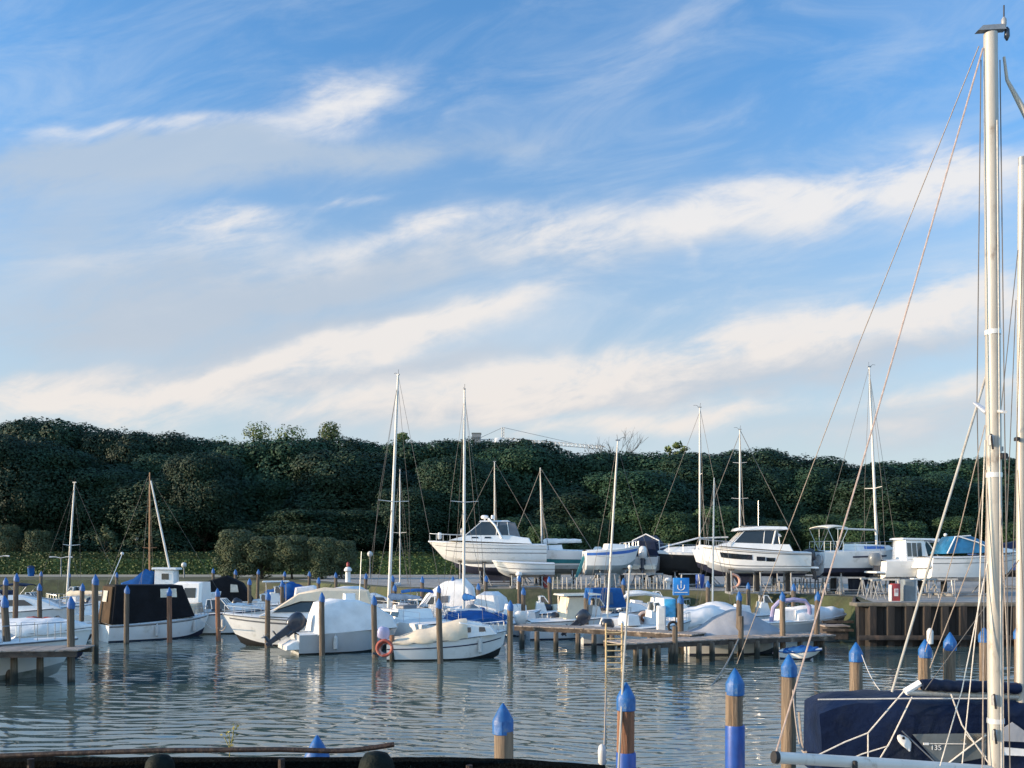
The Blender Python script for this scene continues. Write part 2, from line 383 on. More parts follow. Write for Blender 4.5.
        bm.to_mesh(me); bm.free()
        if smooth:
            me.shade_smooth(); me.set_sharp_from_angle(angle=R(angle))
        o = bpy.data.objects.new(name, me); COL.objects.link(o)
        if parent is not None: o.parent = parent
        return o
def copy_tree(o, parent=None):
    c = o.copy(); COL.objects.link(c)
    if parent is not None: c.parent = parent
    for ch in list(o.children): copy_tree(ch, c)
    return c
def atg(px, py, z=0.0):
    """the point of the level z that shows at this pixel"""
    Y = F * (EYE - z) / (py - HY)
    return Vector(((px - CX) / F * Y, Y, z))
def atd(px, py, Y):
    return Vector(((px - CX) / F * Y, Y, EYE - (py - HY) / F * Y))
def sag(a, b_, d, n=10):
    a, b_ = Vector(a), Vector(b_)
    return [a.lerp(b_, i / n) - Vector((0, 0, d * 4 * (i / n) * (1 - i / n))) for i in range(n + 1)]
# ------------------------------------------------------------------ boats
HG = 'boats stored ashore on the boatyard'
class Boat:
    """hull with its own frame: +x to the bow, z = 0 at the waterline"""
    def __init__(s, name, label, cat, loc, yaw, L, W, fs, fb, draft=.35, hull='gelcoat', deck='deck_white', bottom='antifoul_navy',
                 rake=.6, group=None, tilt=(0, 0), full=2.4, wl=.06, stern=.86, keelboat=False):
        s.L, s.W, s.fs, s.fb, s.dr, s.rake, s.full, s.stern = L, W, fs, fb, draft, rake, full, stern
        s.k = 1.0
        if group == HG and loc[0] / loc[1] < .262: s.k = 1.12; loc = (loc[0] * s.k, loc[1] * s.k, EYE + (loc[2] - EYE) * s.k)
        s.root = empty(name, loc, R(yaw), tilt); s.root.scale = (s.k,) * 3; tag(s.root, label, cat, group)
        n = 18; S_ = []; mb = MB()
        rows = {'keel': [], 'chine': [], 'wl': [], 'mid': [], 'sheer': [], 'gun': []}
        for side in (-1, 1):
            grid = []
            for i in range(n + 1):
                t_ = i / n
                grid.append([s.pt(t_, q, side) for q in (-2, -1, 0, .35, .7, 1)])
            for lo, hi, m_ in ((0, 3, bottom), (2, 6, hull)):
                g2 = [r_[lo:hi] for r_ in grid]
                mb.rings(g2, m_, caps=False)
        # transom and deck
        tr = [s.pt(0, q, -1) for q in (-2, -1, 0, .35, .7, 1)]; tr2 = [s.pt(0, q, 1) for q in (-1, 0, .35, .7, 1)]
        mb.add(tr + tr2[::-1], [tuple(range(len(tr) + len(tr2)))], hull)
        deck_r = []
        for i in range(n + 1):
            t_ = i / n; b_ = s.hb(t_); z = s.sh(t_); x = s.pt(t_, 1, 1)[0]
            deck_r.append([(x, -b_, z), (x, -b_ * .9, z + .04), (x, 0, z + .06 + .03 * b_), (x, b_ * .9, z + .04), (x, b_, z)])
        mb.rings(deck_r, deck, caps=False)
        if keelboat:
            mb.prism([(-.12 * L, -draft * .8), (.14 * L, -draft * .8), (.06 * L, -draft - .9), (-.10 * L, -draft - .9)], .12, .06, bottom)
        s.hullo = mb.build('hull', s.root, angle=50)
    def hb(s, t_):
        if t_ < .42: k = s.stern + (1 - s.stern) * math.sin(PI / 2 * t_ / .42)
        else: k = 1 - ((t_ - .42) / .58) ** s.full
        return max(.012, k * s.W / 2)
    def sh(s, t_): return s.fs + (s.fb - s.fs) * t_ ** 1.7
    def t_of(s, x): return max(0, min(1, (x + s.L / 2) / s.L))
    def pt(s, t_, q, side):
        """q: -2 keel, -1 chine, 0 waterline ... 1 sheer"""
        b_, z1 = s.hb(t_), s.sh(t_)
        kz = -s.dr + (s.dr + .10 * z1) * max(0, (t_ - .5) / .5) ** 4
        cz = -s.dr * .35 + (.35 * s.dr + .30 * z1) * max(0, (t_ - .45) / .55) ** 2.6
        wz = max(cz + .03, .07 + .33 * z1 * max(0, (t_ - .5) / .5) ** 3)
        if q == -2: y, z = 0.0, kz
        elif q == -1: y, z = b_ * .80 * (1 - .45 * t_ ** 3), cz
        else:
            z = wz + (z1 - wz) * q
            y = b_ * ((.86 - .32 * t_ ** 3) + (.14 + .32 * t_ ** 3) * q ** .8)
        lev = (z + s.dr) / (z1 + s.dr)
        x = -s.L / 2 + s.L * t_ - s.rake * (1 - lev) * max(0, t_) ** 3 - .10 * (1 - t_) ** 6 * (1 - lev) * 0
        return (x, side * y, z)
    def stripe(s, q0, q1, m, t0=0.0, t1=.97, name='stripe'):
        mb = MB()
        for side in (-1, 1):
            rows = []
            for i in range(19):
                t_ = t0 + (t1 - t0) * i / 18
                a, c = s.pt(t_, q0, side), s.pt(t_, q1, side); e = .012 * side
                rows.append([(a[0], a[1] + e * .2, a[2]), (a[0], a[1] + e, a[2]), (c[0], c[1] + e, c[2]), (c[0], c[1] + e * .2, c[2])])
            mb.rings(rows, m, closed=True)
        return mb.build(name, s.hullo)
    def rub(s, m='stripe_grey', r=.025, name='rubrail'):
        mb = MB()
        for side in (-1, 1):
            mb.tube([(lambda p: (p[0], p[1] + .01 * side, p[2] - .02))(s.pt(i / 18, 1, side)) for i in range(19)], r, m, 5)
        return mb.build(name, s.hullo)
    def prism(s, name, prof, w0, w1, m, parent=None, ch=.04, jit=0.0, sub=0, zr=None, y0=0.0):
        return MB().prism(prof, w0, w1, m, zr=zr, ch=ch, y0=y0).build(name, parent or s.root, jit=jit, sub=sub)
    def panes(s, name, prof, w0, w1, zr, m='glass_dark', parent=None, sides=(-1, 1)):
        """flat windows a few millimetres proud of both sides of a body with the same half widths"""
        for sd_ in sides:
            def hw(z): return w0 + (w1 - w0) * (z - zr[0]) / (zr[1] - zr[0])
            a = [(x, sd_ * (hw(z) + .004), z) for x, z in prof]; b_ = [(x, sd_ * (hw(z) + .016), z) for x, z in prof]
            MB().rings([a, b_], m, closed=True).build(name, parent or s.root, smooth=False)
    def hull_window(s, t0, t1, q0, q1, m='glass_dark', name='hull_window', sides=(-1, 1)):
        for sd_ in sides:
            rows = []
            for i in range(7):
                t_ = t0 + (t1 - t0) * i / 6; a, c = s.pt(t_, q0, sd_), s.pt(t_, q1, sd_); e = .014 * sd_
                rows.append([a, (a[0], a[1] + e, a[2]), (c[0], c[1] + e, c[2]), c])
            MB().rings(rows, m, closed=True).build(name, s.hullo, smooth=False)
    def cover(s, t0, t1, ridge, m, name='boat_cover', skirt=.10, jit=.05, flat=.45, parent=None, tent=False):
        """fabric stretched over the boat; ridge = list of (t, height above the sheer)"""
        rows = []; n = 22
        for i in range(n + 1):
            t_ = t0 + (t1 - t0) * i / n
            k = 0
            while k < len(ridge) - 2 and t_ > ridge[k + 1][0]: k += 1
            a, c = ridge[k], ridge[k + 1]; f_ = (t_ - a[0]) / (c[0] - a[0]); f_ = max(0, min(1, f_)); f_ = f_ * f_ * (3 - 2 * f_) * .5 + f_ * .5
            h_ = a[1] + (c[1] - a[1]) * f_
            b_ = s.hb(t_) + .03; z = s.sh(t_); x = -s.L / 2 + s.L * t_
            prof = [(1.0, -skirt), (1.01, .02), (.93, h_ * .42), (.74, h_ * .74), (flat, h_ * .94), (0, h_)]
            if tent: prof = [(1.0, -skirt), (1.01, .02), (.76, h_ * .24 + .02), (.46, h_ * .54), (.13, h_ * .90), (0, h_)]
            wob = .03 * math.sin(t_ * 31)
            row = [(x, -b_ * q, z + v + (wob * .6 if q < .99 else 0)) for q, v in prof] + [(x, b_ * q, z + v + (wob * .6 if q < .99 else 0)) for q, v in prof[-2::-1]]
            rows.append(row)
        return MB().rings(rows, m).build(name, parent or s.root, jit=jit, angle=60)
    def outboard(s, y=0.0, k=1.0, tilt=0.0, m='engine_dark', z=None, x=None, leg='engine_dark'):
        x = -s.L / 2 - .12 if x is None else x; z = s.fs * .75 if z is None else z
        e = empty('outboard_motor', (x, y, z)); e.parent = s.root; e.rotation_euler = (0, tilt, 0); e.scale = (k, k, k)
        mb = MB()
        rows = []
        for zz, a, b_, dx in ((.05, .20, .13, 0), (.12, .27, .17, 0), (.35, .30, .19, -.02), (.52, .27, .175, -.03), (.62, .17, .12, -.02)):
            rows.append([(dx - .08 + a * math.copysign(abs(math.cos(th)) ** .7, math.cos(th)), b_ * math.copysign(abs(math.sin(th)) ** .7, math.sin(th)), zz) for th in [2 * PI * j / 14 for j in range(14)]])
        mb.rings(rows, m, closed=True); mb.build('cowl', e)
        l = MB(); l.prism([(-.20, .08), (.06, .08), (.0, -.55), (-.03, -.85), (-.14, -.85), (-.17, -.5)], .055, .075, leg, ch=.02)
        l.box((-.14, 0, -.42), (.36, .22, .03), leg); l.tube([(-.34, 0, -.72), (-.10, 0, -.72), (.08, 0, -.72)], [.045, .065, .02], leg, 8)
        l.box((.06, 0, -.02), (.12, .22, .30), leg, ch=.02)
        l.build('leg', e)
        p = MB()
        for a in range(3):
            th = a * 2 * PI / 3
            p.add([(-.35, .02 * math.cos(th), -.72 + .02 * math.sin(th)), (-.33, .13 * math.cos(th - .4), -.72 + .13 * math.sin(th - .4)), (-.38, .15 * math.cos(th + .2), -.72 + .15 * math.sin(th + .2)),
                   (-.36, .02 * math.cos(th), -.72 + .02 * math.sin(th)), (-.34, .13 * math.cos(th - .4), -.72 + .13 * math.sin(th - .4)), (-.39, .15 * math.cos(th + .2), -.72 + .15 * math.sin(th + .2))],
                  [(0, 1, 2), (5, 4, 3), (0, 3, 4, 1), (1, 4, 5, 2), (2, 5, 3, 0)], 'engine_grey')
        p.build('propeller', e, smooth=False)
        return e
    def fender(s, t_, side, m='fender_white', k=1.0):
        p = s.pt(t_, .9, side); q = s.pt(t_, .45, side)
        mb = MB(); x, y, z = q[0], q[1] + side * .11, q[2] + .05
        mb.lathe([(.03, -.30 * k), (.09 * k, -.25 * k), (.10 * k, 0), (.09 * k, .25 * k), (.03, .30 * k), (.025, .36 * k)], m, 10, (x, y, z))
        mb.tube([(x, y, z + .34 * k), (p[0], p[1], s.sh(t_) + .03)], .012, 'rope_white', 4)
        return mb.build('fender', s.root)
    def pulpit(s, t0=.72, t1=.99, h=.55, n=4, m='steel', aft=False, r=.014):
        mb = MB(); top = []
        ts = [t0 + (t1 - t0) * i / n for i in range(n + 1)]
        L_, Rr = [], []
        for t_ in ts:
            for sd_, A in ((-1, L_), (1, Rr)):
                x, y, z = s.pt(t_, 1, sd_); y *= .90; A.append((x, y, z + h)); mb.tube([(x, y, z), (x, y, z + h)], r, m, 5)
        path = L_ + Rr[::-1] if not aft else (L_[::-1] + Rr)
        mb.tube(path, r, m, 5)
        return mb.build('guard_rail', s.root)
    def lifelines(s, t0, t1, h=.5, n=5):
        mb = MB()
        for sd_ in (-1, 1):
            top = []
            for i in range(n + 1):
                t_ = t0 + (t1 - t0) * i / n; x, y, z = s.pt(t_, 1, sd_); y *= .93
                mb.tube([(x, y, z), (x, y, z + h)], .012, 'steel', 4); top.append((x, y, z + h))
            mb.tube(top, .008, 'steel', 4); mb.tube([(a, b_, c - h * .45) for a, b_, c in top], .007, 'steel', 4)
        return mb.build('lifeline', s.root)
    def mast(s, x, h, z0=None, r=.06, m='mast_white', spreaders=(.45,), sw=.75, boom=None, boomz=None, stays=True, back=True, fore=True,
             cover=None, lean=(0, 0), gear=True, sr=.008, furl=None, spy=True):
        """lean: sideways drift of the masthead in metres (x, y) of the boat"""
        z0 = s.sh(s.t_of(x)) + .03 if z0 is None else z0
        e = empty('rig', (0, 0, 0)); e.parent = s.root
        base = Vector((x, 0, z0)); top = Vector((x + lean[0], lean[1], z0 + h))
        at = lambda k: base.lerp(top, k)
        mb = MB(); mb.tube([base, at(.5), at(.85), top], [r, r, r * .85, r * .6], m, 10)
        if gear:
            mb.box(top + Vector((0, 0, .03)), (.22, .07, .06), 'galv'); mb.tube([top, top + Vector((-.05, .0, .30))], .01, 'rubber', 4)
            mb.tube([top, top + Vector((.22, 0, .16)), top + Vector((.40, 0, .15))], .010, 'rubber', 4)
        mb.build('mast', e)
        tips = []
        for k in spreaders:
            c = at(k); b_ = MB(); hw = sw * (1 - .45 * k)
            for sd_ in (-1, 1):
                tip = c + (Vector((-.08, sd_ * hw, .05)) if spy else Vector((sd_ * hw, 0, .05))); b_.tube([c, tip], [.028, .018], m, 6); tips.append((sd_, tip))
            b_.build('spreader', e)
        if stays:
            st = MB()
            for sd_ in (-1, 1):
                ch = Vector(s.pt(s.t_of(x - .15), 1, sd_))
                mids = [tp for q, tp in tips if q == sd_] if spy else []
                path = [at(.97)] + sorted(mids, key=lambda v: -v.z) + [ch]
                for a, b_ in zip(path, path[1:]): st.tube([a, b_], sr, 'wire', 4)
                if spreaders: st.tube([at(spreaders[0] * .98), Vector(s.pt(s.t_of(x - .5), 1, sd_))], sr, 'wire', 4)
            st.build('shroud', e)
        if fore:
            bow = Vector((s.L / 2 - .15, 0, s.fb + .05)); f_ = MB()
            if furl: f_.tube([bow.lerp(at(.97), .06), bow.lerp(at(.97), .3), bow.lerp(at(.97), .9)], [.05, .06, .035], furl, 8); f_.tube([bow, at(.97)], sr, 'wire', 4)
            else: f_.tube([bow, at(.97)], sr, 'wire', 4)
            f_.build('forestay', e)
        if back: MB().tube([top, Vector((-s.L / 2 + .1, 0, s.fs + .02))], sr, 'wire', 4).build('backstay', e)
        if boom:
            bz = boomz if boomz is not None else z0 + 1.0
            end = Vector((x - boom, 0, bz + .06)); st = Vector((x - .05, 0, bz))
            MB().tube([st, end], .05, m, 8).build('boom', e)
            if cover:
                rows = []
                for i in range(13):
                    k = i / 12; p = st.lerp(end, .02 + .96 * k); rr = (.20 - .10 * k) * (1 + .12 * math.sin(i * 2.1)) * (.6 if i in (0, 12) else 1)
                    rows.append([(p.x, rr * .75 * math.cos(th), p.z + .10 + rr * math.sin(th)) for th in [2 * PI * j / 10 for j in range(10)]])
                MB().rings(rows, cover, closed=True).build('sail_cover', e, jit=.03)
        return e
    def bimini(s, x0, x1, z, w_, m, name='bimini', drop=.10, frame=True):
        rows = []
        for i in range(9):
            k = i / 8; x = x0 + (x1 - x0) * k; zz = z - drop * (2 * k - 1) ** 2
            rows.append([(x, w_ * math.sin(a), zz + .12 * math.cos(a) - .12 - (.03 if o_ else 0)) for o_, sg in ((0, 1), (1, -1)) for a in [sg * (-PI / 2 + PI * j / 8) for j in range(9)]])
        b_ = MB().rings(rows, m, closed=True).build(name, s.root)
        if frame:
            f_ = MB()
            for sd_ in (-1, 1):
                y = sd_ * w_; zb = s.sh(s.t_of((x0 + x1) / 2)); xm = (x0 + x1) / 2
                for xx in (x0, xm, x1): f_.tube([(xm, sd_ * min(w_, s.hb(s.t_of(xm)) * .93), zb), (xx, y * .98, z - .22)], .015, 'steel', 5)
            f_.tube([(x0, -w_ * .98, z - .22), (x0, w_ * .98, z - .22)], .015, 'steel', 5)
            f_.build('frame', b_)
        return b_
    def ttop(s, x0, x1, zb, z, w_, m='gelcoat_cream'):
        """hard roof on legs over a console"""
        t_ = MB().prism([(x0, z), (x1, z + .02), (x1 - .05, z + .09), (x0 + .05, z + .08)], w_, w_ * .95, m, ch=.03).build('hard_roof', s.root)
        f_ = MB()
        for sd_ in (-1, 1):
            for xx in (x0 + .25, x1 - .25): f_.tube([(xx, sd_ * w_ * .75, zb), (xx, sd_ * w_ * .8, z + .01)], .022, 'steel', 6)
            f_.tube([(x0 + .25, sd_ * w_ * .79, z - .05), (x1 - .25, sd_ * w_ * .79, z - .05)], .02, 'steel', 6)
        f_.tube([(x0 + .25, -w_ * .79, z - .05), (x0 + .25, w_ * .79, z - .05)], .02, 'steel', 6)
        f_.build('frame', t_)
        return t_
    def arch(s, x, w_, zb, z, m='gelcoat', r=.07, dx=-.3, name='radar_arch', flat=1.0):
        pts = []
        for i in range(15):
            th = PI * i / 14; c_ = math.cos(th); sn = math.sin(th)
            pts.append((x + dx * (sn ** .6 if sn > 0 else 0), w_ * math.copysign(abs(c_) ** .5, c_), zb + (z - zb) * (max(sn, 0) ** .45)))
        return MB().tube(pts, r, m, 8, flat=flat).build(name, s.root)
    def windscreen(s, x0, x1, x2, zb, z, w0, w1, glass='glass_smoke', m='gelcoat', name='windscreen', roof=True, rt=.07):
        """raked glasshouse: foot x0 (front) to x2 (aft), crown x1..; solid glass body with a coaming and pillars"""
        xr = x1
        body = MB().prism([(x0, zb), (xr, z), (x2 + .12 * (z - zb), z), (x2, zb)], w0, w1, glass, ch=.015).build(name, s.root)
        f_ = MB()
        for sd_ in (-1, 1):
            f_.tube([(x0, sd_ * w0, zb), (xr, sd_ * w1, z), (x2 + .12 * (z - zb), sd_ * w1, z), (x2, sd_ * w0, zb)], .03, m, 6)
            xm = (xr + x2) / 2; f_.tube([(xm - .05, sd_ * w0, zb), (xm - .15, sd_ * w1, z)], .022, m, 6)
        f_.tube([(xr, -w1, z), (xr, w1, z)], .022, m, 6)
        for y in (-w1, -w1 * .33, w1 * .33, w1): f_.tube([(x0, y * w0 / w1, zb), (xr, y, z)], .022, m, 6)
        f_.build('frame', body)
        if roof:
            MB().prism([(xr + .18, z), (xr + .10, z + rt), (x2 + .05, z + rt + .02), (x2 - .12, z)], w1 + .06, w1 - .05, m, ch=.03).build('roof', s.root)
        return body
# ------------------------------------------------------------------ water and land
def sheet(name, pts, z, m, kind='structure'):
    return tag(MB().add([(x, y, z) for x, y in pts], [tuple(range(len(pts)))], m).build(name, smooth=False), kind=kind)
import numpy as np
def build_water():
    """wind ripples as real relief near the quay, joined to a flat surround"""
    x0, x1, y0, y1, dx, dy = -40.0, 42.0, 6.0, 64.0, .13, .062
    nx, ny = int((x1 - x0) / dx) + 1, int((y1 - y0) / dy) + 1
    X, Y_ = np.meshgrid(np.linspace(x0, x1, nx), np.linspace(y0, y1, ny))
    g = np.random.default_rng(5); Z = np.zeros_like(X)
    Xw = X + .35 * np.sin(Y_ * .55 + 1) + .25 * np.sin(X * .4 + Y_ * .31); Yw = Y_ + .30 * np.sin(X * .47 + .6) + .22 * np.sin(X * .83 - Y_ * .37)
    for i in range(46):
        lam = .26 * (3.4 ** g.random()); k_ = 2 * PI / lam; th = g.normal(0, .30) + R(8)
        env = .55 + .45 * np.sin(X * g.uniform(.1, .6) + Y_ * g.uniform(-.5, .5) + g.uniform(0, 6))
        Z += WAVE * lam * g.uniform(.5, 1.2) * env * np.sin(k_ * (np.sin(th) * Xw + np.cos(th) * Yw) + g.uniform(0, 6.28))
    patch = .72 + .28 * np.sin(X * .13 + Y_ * .21) * np.sin(Y_ * .17 - X * .05 + 2)
    Z *= patch
    edge = np.minimum(np.minimum(X - x0, x1 - X), np.minimum(Y_ - y0, y1 - Y_)); Z *= np.clip(edge / 3, 0, 1)
    co = np.stack([X.ravel(), Y_.ravel(), Z.ravel()], 1)
    out = np.array([(-1500, -60, 0), (1500, -60, 0), (1500, 1500, 0), (-1500, 1500, 0)], float)
    n = nx * ny; idx = np.arange(n).reshape(ny, nx)
    q = np.stack([idx[:-1, :-1].ravel(), idx[:-1, 1:].ravel(), idx[1:, 1:].ravel(), idx[1:, :-1].ravel()], 1)
    a, b_, c, d = idx[0, 0], idx[0, -1], idx[-1, -1], idx[-1, 0]
    fr = np.array([(n, n + 1, b_, a), (n + 1, n + 2, c, b_), (n + 2, n + 3, d, c), (n + 3, n, a, d)])
    q = np.concatenate([q, fr]); co = np.concatenate([co, out])
    me = bpy.data.meshes.new('water'); me.vertices.add(len(co)); me.vertices.foreach_set('co', co.ravel())
    me.loops.add(q.size); me.loops.foreach_set('vertex_index', q.ravel().astype(np.int32))
    me.polygons.add(len(q)); me.polygons.foreach_set('loop_start', np.arange(0, q.size, 4, dtype=np.int32)); me.update(calc_edges=True)
    me.shade_smooth(); me.materials.append(MATS['water'])
    o = bpy.data.objects.new('water', me); COL.objects.link(o); return tag(o, kind='structure')
WAVE = .0046
build_water()
LZ = 2.0
# land behind the basin: shoreline from left to right, (x, y)
SHORE = [(-900, 84), (-60, 84), (-30, 82), (-17, 75), (-9, 63.5), (-4, 59.5), (8, 59), (13.5, 55), (16.3, 51), (18.4, 48.2), (16.45, 42.3), (70, 42.3), (900, 42.3)]
gv = [(x, y, LZ) for x, y in SHORE] + [(1500, 1500, LZ), (-1500, 1500, LZ)]
tag(MB().add(gv, [tuple(range(len(gv)))], 'grass').build('ground', smooth=False), kind='structure')
rows = []
for i in range(9):
    for k in range(8):
        f_ = k / 8; a, b_ = SHORE[i], SHORE[i + 1]
        x, y = a[0] + (b_[0] - a[0]) * f_, a[1] + (b_[1] - a[1]) * f_
        rows.append((x, y))
rows.append((18.4, 48.2))
prof = [(0, LZ + .003), (.6, LZ - .3), (1.3, .9), (2.0, .15), (3.0, -.6)]
tag(MB().rings([[(x + (1.0 * d if -20 < x < -5 else 0) * .35, y - d + (.18 * noise.noise(Vector((x * .6, d, 3))) if d else 0), z + (.12 * noise.noise(Vector((x * .9, d * 2, 0))) if 0 < d < 4 else 0)) for d, z in prof] for x, y in rows], 'grass', caps=False).build('grass_bank'), kind='structure')
sheet('boatyard_gravel', [(-13, 73), (-9, 65.5), (-3.5, 60.6), (8, 60.1), (13.9, 56.2), (16.7, 52.2), (19, 49.6), (17.2, 42.9), (90, 42.9), (90, 108), (-20, 108), (-20, 84)], LZ + .008, 'gravel')
sheet('path', [(-200, 95), (-20, 95), (-20, 106), (-200, 106)], LZ + .006, 'path')
# steel sheet-pile quay wall on the right
mb = MB(); path = []; x = 16.2; k = 0
while x < 62:
    path += [(x, 42.05), (x + .30, 42.05), (x + .42, 41.78), (x + .72, 41.78), (x + .84, 42.05)]; x += .84
mb.rings([[(a, b_, -1.0) for a, b_ in path], [(a, b_, .9) for a, b_ in path], [(a, b_, LZ - .12) for a, b_ in path]], 'sheet_pile', caps=False)
side = [(16.2, 42.05), (16.7, 43.6), (17.3, 45.2), (17.8, 46.6), (18.5, 48.6)]
mb.rings([[(a, b_, -1.0) for a, b_ in side], [(a, b_, LZ - .12) for a, b_ in side]], 'sheet_pile', caps=False)
sw_ = mb.build('sheet_pile_wall', smooth=False); tag(sw_, 'rusty brown corrugated sheet pile wall along the water below the boatyard', 'wall')
cp = MB(); cp.box((39, 42.25, LZ - .06), (46, .9, .16), 'stone', ch=.03); cp.tube([(16.2, 42.7, LZ - .06), (18.5, 48.6, LZ - .06)], .10, 'beam_wood', 6); cp.build('capping_beam', sw_)
fx = MB(); fx.box((39, 41.66, .42), (46, .22, .2), 'sheet_pile', ch=.03); fx.build('waling', sw_)
# near quay below the camera
q = MB(); q.box((-8.5, 1.2, .55), (19.6, 9.8, 2.5), 'quay', ch=.06); tag(q.build('quay'), kind='structure')

# ------------------------------------------------------------------ trees
def leafy(name, lobes, n, size, m, parent, seed, shell=.68, up=.25):
    """crown of many leaf-clump faces through the outer volume of lumpy lobes"""
    r_ = random.Random(seed); vs = []; fs = []
    tot = sum(l[3] * l[4] * l[5] for l in lobes) ** 1
    wts = [(l[3] * l[4] * l[5]) ** .67 for l in lobes]
    for _ in range(n):
        l = r_.choices(lobes, wts)[0]
        while True:
            d = Vector((r_.gauss(0, 1), r_.gauss(0, 1), r_.gauss(0, 1)))
            if d.length > .01: break
        d.normalize()
        rad = shell + (1 - shell) * r_.random() ** .5
        lump = 1 + .16 * noise.noise(d * 2.6 + Vector((seed, l[0], l[1]))) + .10 * noise.noise(d * 6.5 + Vector((l[2], seed, 0)))
        p = Vector((l[0] + d.x * l[3] * rad * lump, l[1] + d.y * l[4] * rad * lump, l[2] + d.z * l[5] * rad * lump))
        nrm = (d * 1.25 + Vector((r_.uniform(-1, 1), r_.uniform(-1, 1), r_.uniform(-1, 1) + up)) * .75).normalized()
        a = nrm.cross(Vector((0, 0, 1)) if abs(nrm.z) < .9 else Vector((1, 0, 0))).normalized(); b_ = nrm.cross(a)
        th = r_.uniform(0, PI); a, b_ = a * math.cos(th) + b_ * math.sin(th), b_ * math.cos(th) - a * math.sin(th)
        s_ = size * r_.uniform(.6, 1.35); k = len(vs)
        vs += [p - a * s_ - b_ * s_ * .55, p + a * s_ * .2 - b_ * s_ * .75, p + a * s_ + nrm * s_ * .25, p + a * s_ * .1 + b_ * s_ * .75]
        fs.append((k, k + 1, k + 2, k + 3))
    mb = MB(); mb.add(vs, fs, m)
    me = bpy.data.meshes.new(name); me.from_pydata([tuple(v) for v in vs], [], fs); me.materials.append(MATS[m])
    o = bpy.data.objects.new(name, me); COL.objects.link(o); o.parent = parent
    return o
def trunk(parent, h, r, seed, limbs=5, spread=2.5, m='bark', fork=.45):
    r_ = random.Random(seed); mb = MB(); pts = [Vector((0, 0, -.3))]
    for i in range(1, 6): pts.append(Vector((r_.uniform(-.15, .15) * i * .6, r_.uniform(-.15, .15) * i * .6, h * i / 5)))
    mb.tube(pts, [r * 1.35] + [r * (1 - .14 * i) for i in range(1, 6)], m, 8)
    for i in range(limbs):
        a = 2 * PI * i / limbs + r_.uniform(-.4, .4); z = h * r_.uniform(fork, .95); L_ = spread * r_.uniform(.7, 1.2)
        p0 = Vector((0, 0, z)); p1 = p0 + Vector((math.cos(a) * L_ * .45, math.sin(a) * L_ * .45, L_ * .40)); p2 = p0 + Vector((math.cos(a) * L_, math.sin(a) * L_, L_ * r_.uniform(.7, 1.1)))
        mb.tube([p0, p1, p2], [r * .55, r * .35, r * .12], m, 6)
    return mb.build('trunk', parent)
def oak(seed, Wd, Ht, base, m='leaf_oak', n=9000, size=.33):
    """broad evergreen: overlapping lobes from near the ground to a domed top"""
    r_ = random.Random(seed); e = empty('tree')
    lobes = []
    zc = (Ht + base) / 2; hz = (Ht - base) / 2
    lobes.append((0, 0, zc + hz * .25, Wd * .44, Wd * .40, hz * .74))
    for i in range(11):
        a = r_.uniform(0, 2 * PI); q_ = r_.uniform(.35, .8); z = base + (Ht - base) * r_.uniform(.15, .84)
        rr = Wd * r_.uniform(.17, .25); lobes.append((math.cos(a) * Wd * .42 * q_, math.sin(a) * Wd * .40 * q_, z, rr, rr, rr * r_.uniform(.75, 1.0)))
    for i in range(6):
        a = 2 * PI * i / 6 + r_.uniform(-.5, .5); rr = Wd * r_.uniform(.15, .21)
        lobes.append((math.cos(a) * Wd * .22, math.sin(a) * Wd * .22, Ht - rr * .82, rr, rr, rr * .80))
    leafy('crown', lobes, n, size, m, e, seed)
    trunk(e, base + hz * .7, .28, seed, 6, Wd * .28)
    return e
SKY_TOP = [(-260, 415), (-60, 417), (0, 420), (60, 423), (100, 433), (170, 432), (205, 438), (235, 446), (300, 440), (360, 439), (430, 441), (480, 441), (525, 440), (560, 449), (600, 453),
           (700, 453), (760, 452), (800, 455), (830, 463), (870, 463), (930, 461), (1024, 460), (1300, 458)]
def top_at(px):
    for a, b_ in zip(SKY_TOP, SKY_TOP[1:]):
        if a[0] <= px <= b_[0]: return a[1] + (b_[1] - a[1]) * (px - a[0]) / (b_[0] - a[0])
    return 455
protos = [oak(100 + i, 11.0, 14.0, .2, n=46000, size=.125) for i in range(5)]
used = set()
WOODLAB = 'dark green evergreen tree in the dense wood beyond the marina'
def put_tree(protos, px, Y, top_py, width, label, group, rz, k, cat='tree', name=None):
    Ht = EYE - (top_py - HY) / F * Y - LZ
    p = protos[k % len(protos)]
    if id(p) in used: o = copy_tree(p)
    else: o = p; used.add(id(p))
    o.location = ((px - CX) / F * Y, Y, LZ); o.rotation_euler = (0, 0, rz); sz = Ht / 14.0; o.scale = (width / 11.0, width / 11.0, sz)
    tag(o, label, cat, group); return o
k = 0
for row, (Y0, dpy, wd, step) in enumerate(((139, 0, 16.5, 46), (131, 7, 16.0, 56), (123, 32, 14.0, 52))):
    px = -300 + row * 21
    while px < 1330:
        j = rng.uniform(-9, 9); w_ = wd * rng.uniform(.82, 1.3); t_ = top_at(px + j) + dpy + rng.uniform(-2, 5) + (rng.uniform(-24, 44) if row == 2 else (rng.uniform(-3, 42) if row == 1 else 0))
        if row == 0: t_ = top_at(px + j) + rng.uniform(-2, 3)
        put_tree(protos, px + j, Y0 + rng.uniform(-2.5, 2.5), t_, w_, WOODLAB, 'evergreen trees of the wood', rng.uniform(0, 6.28), k)
        k += 1; px += step * rng.uniform(.88, 1.12)
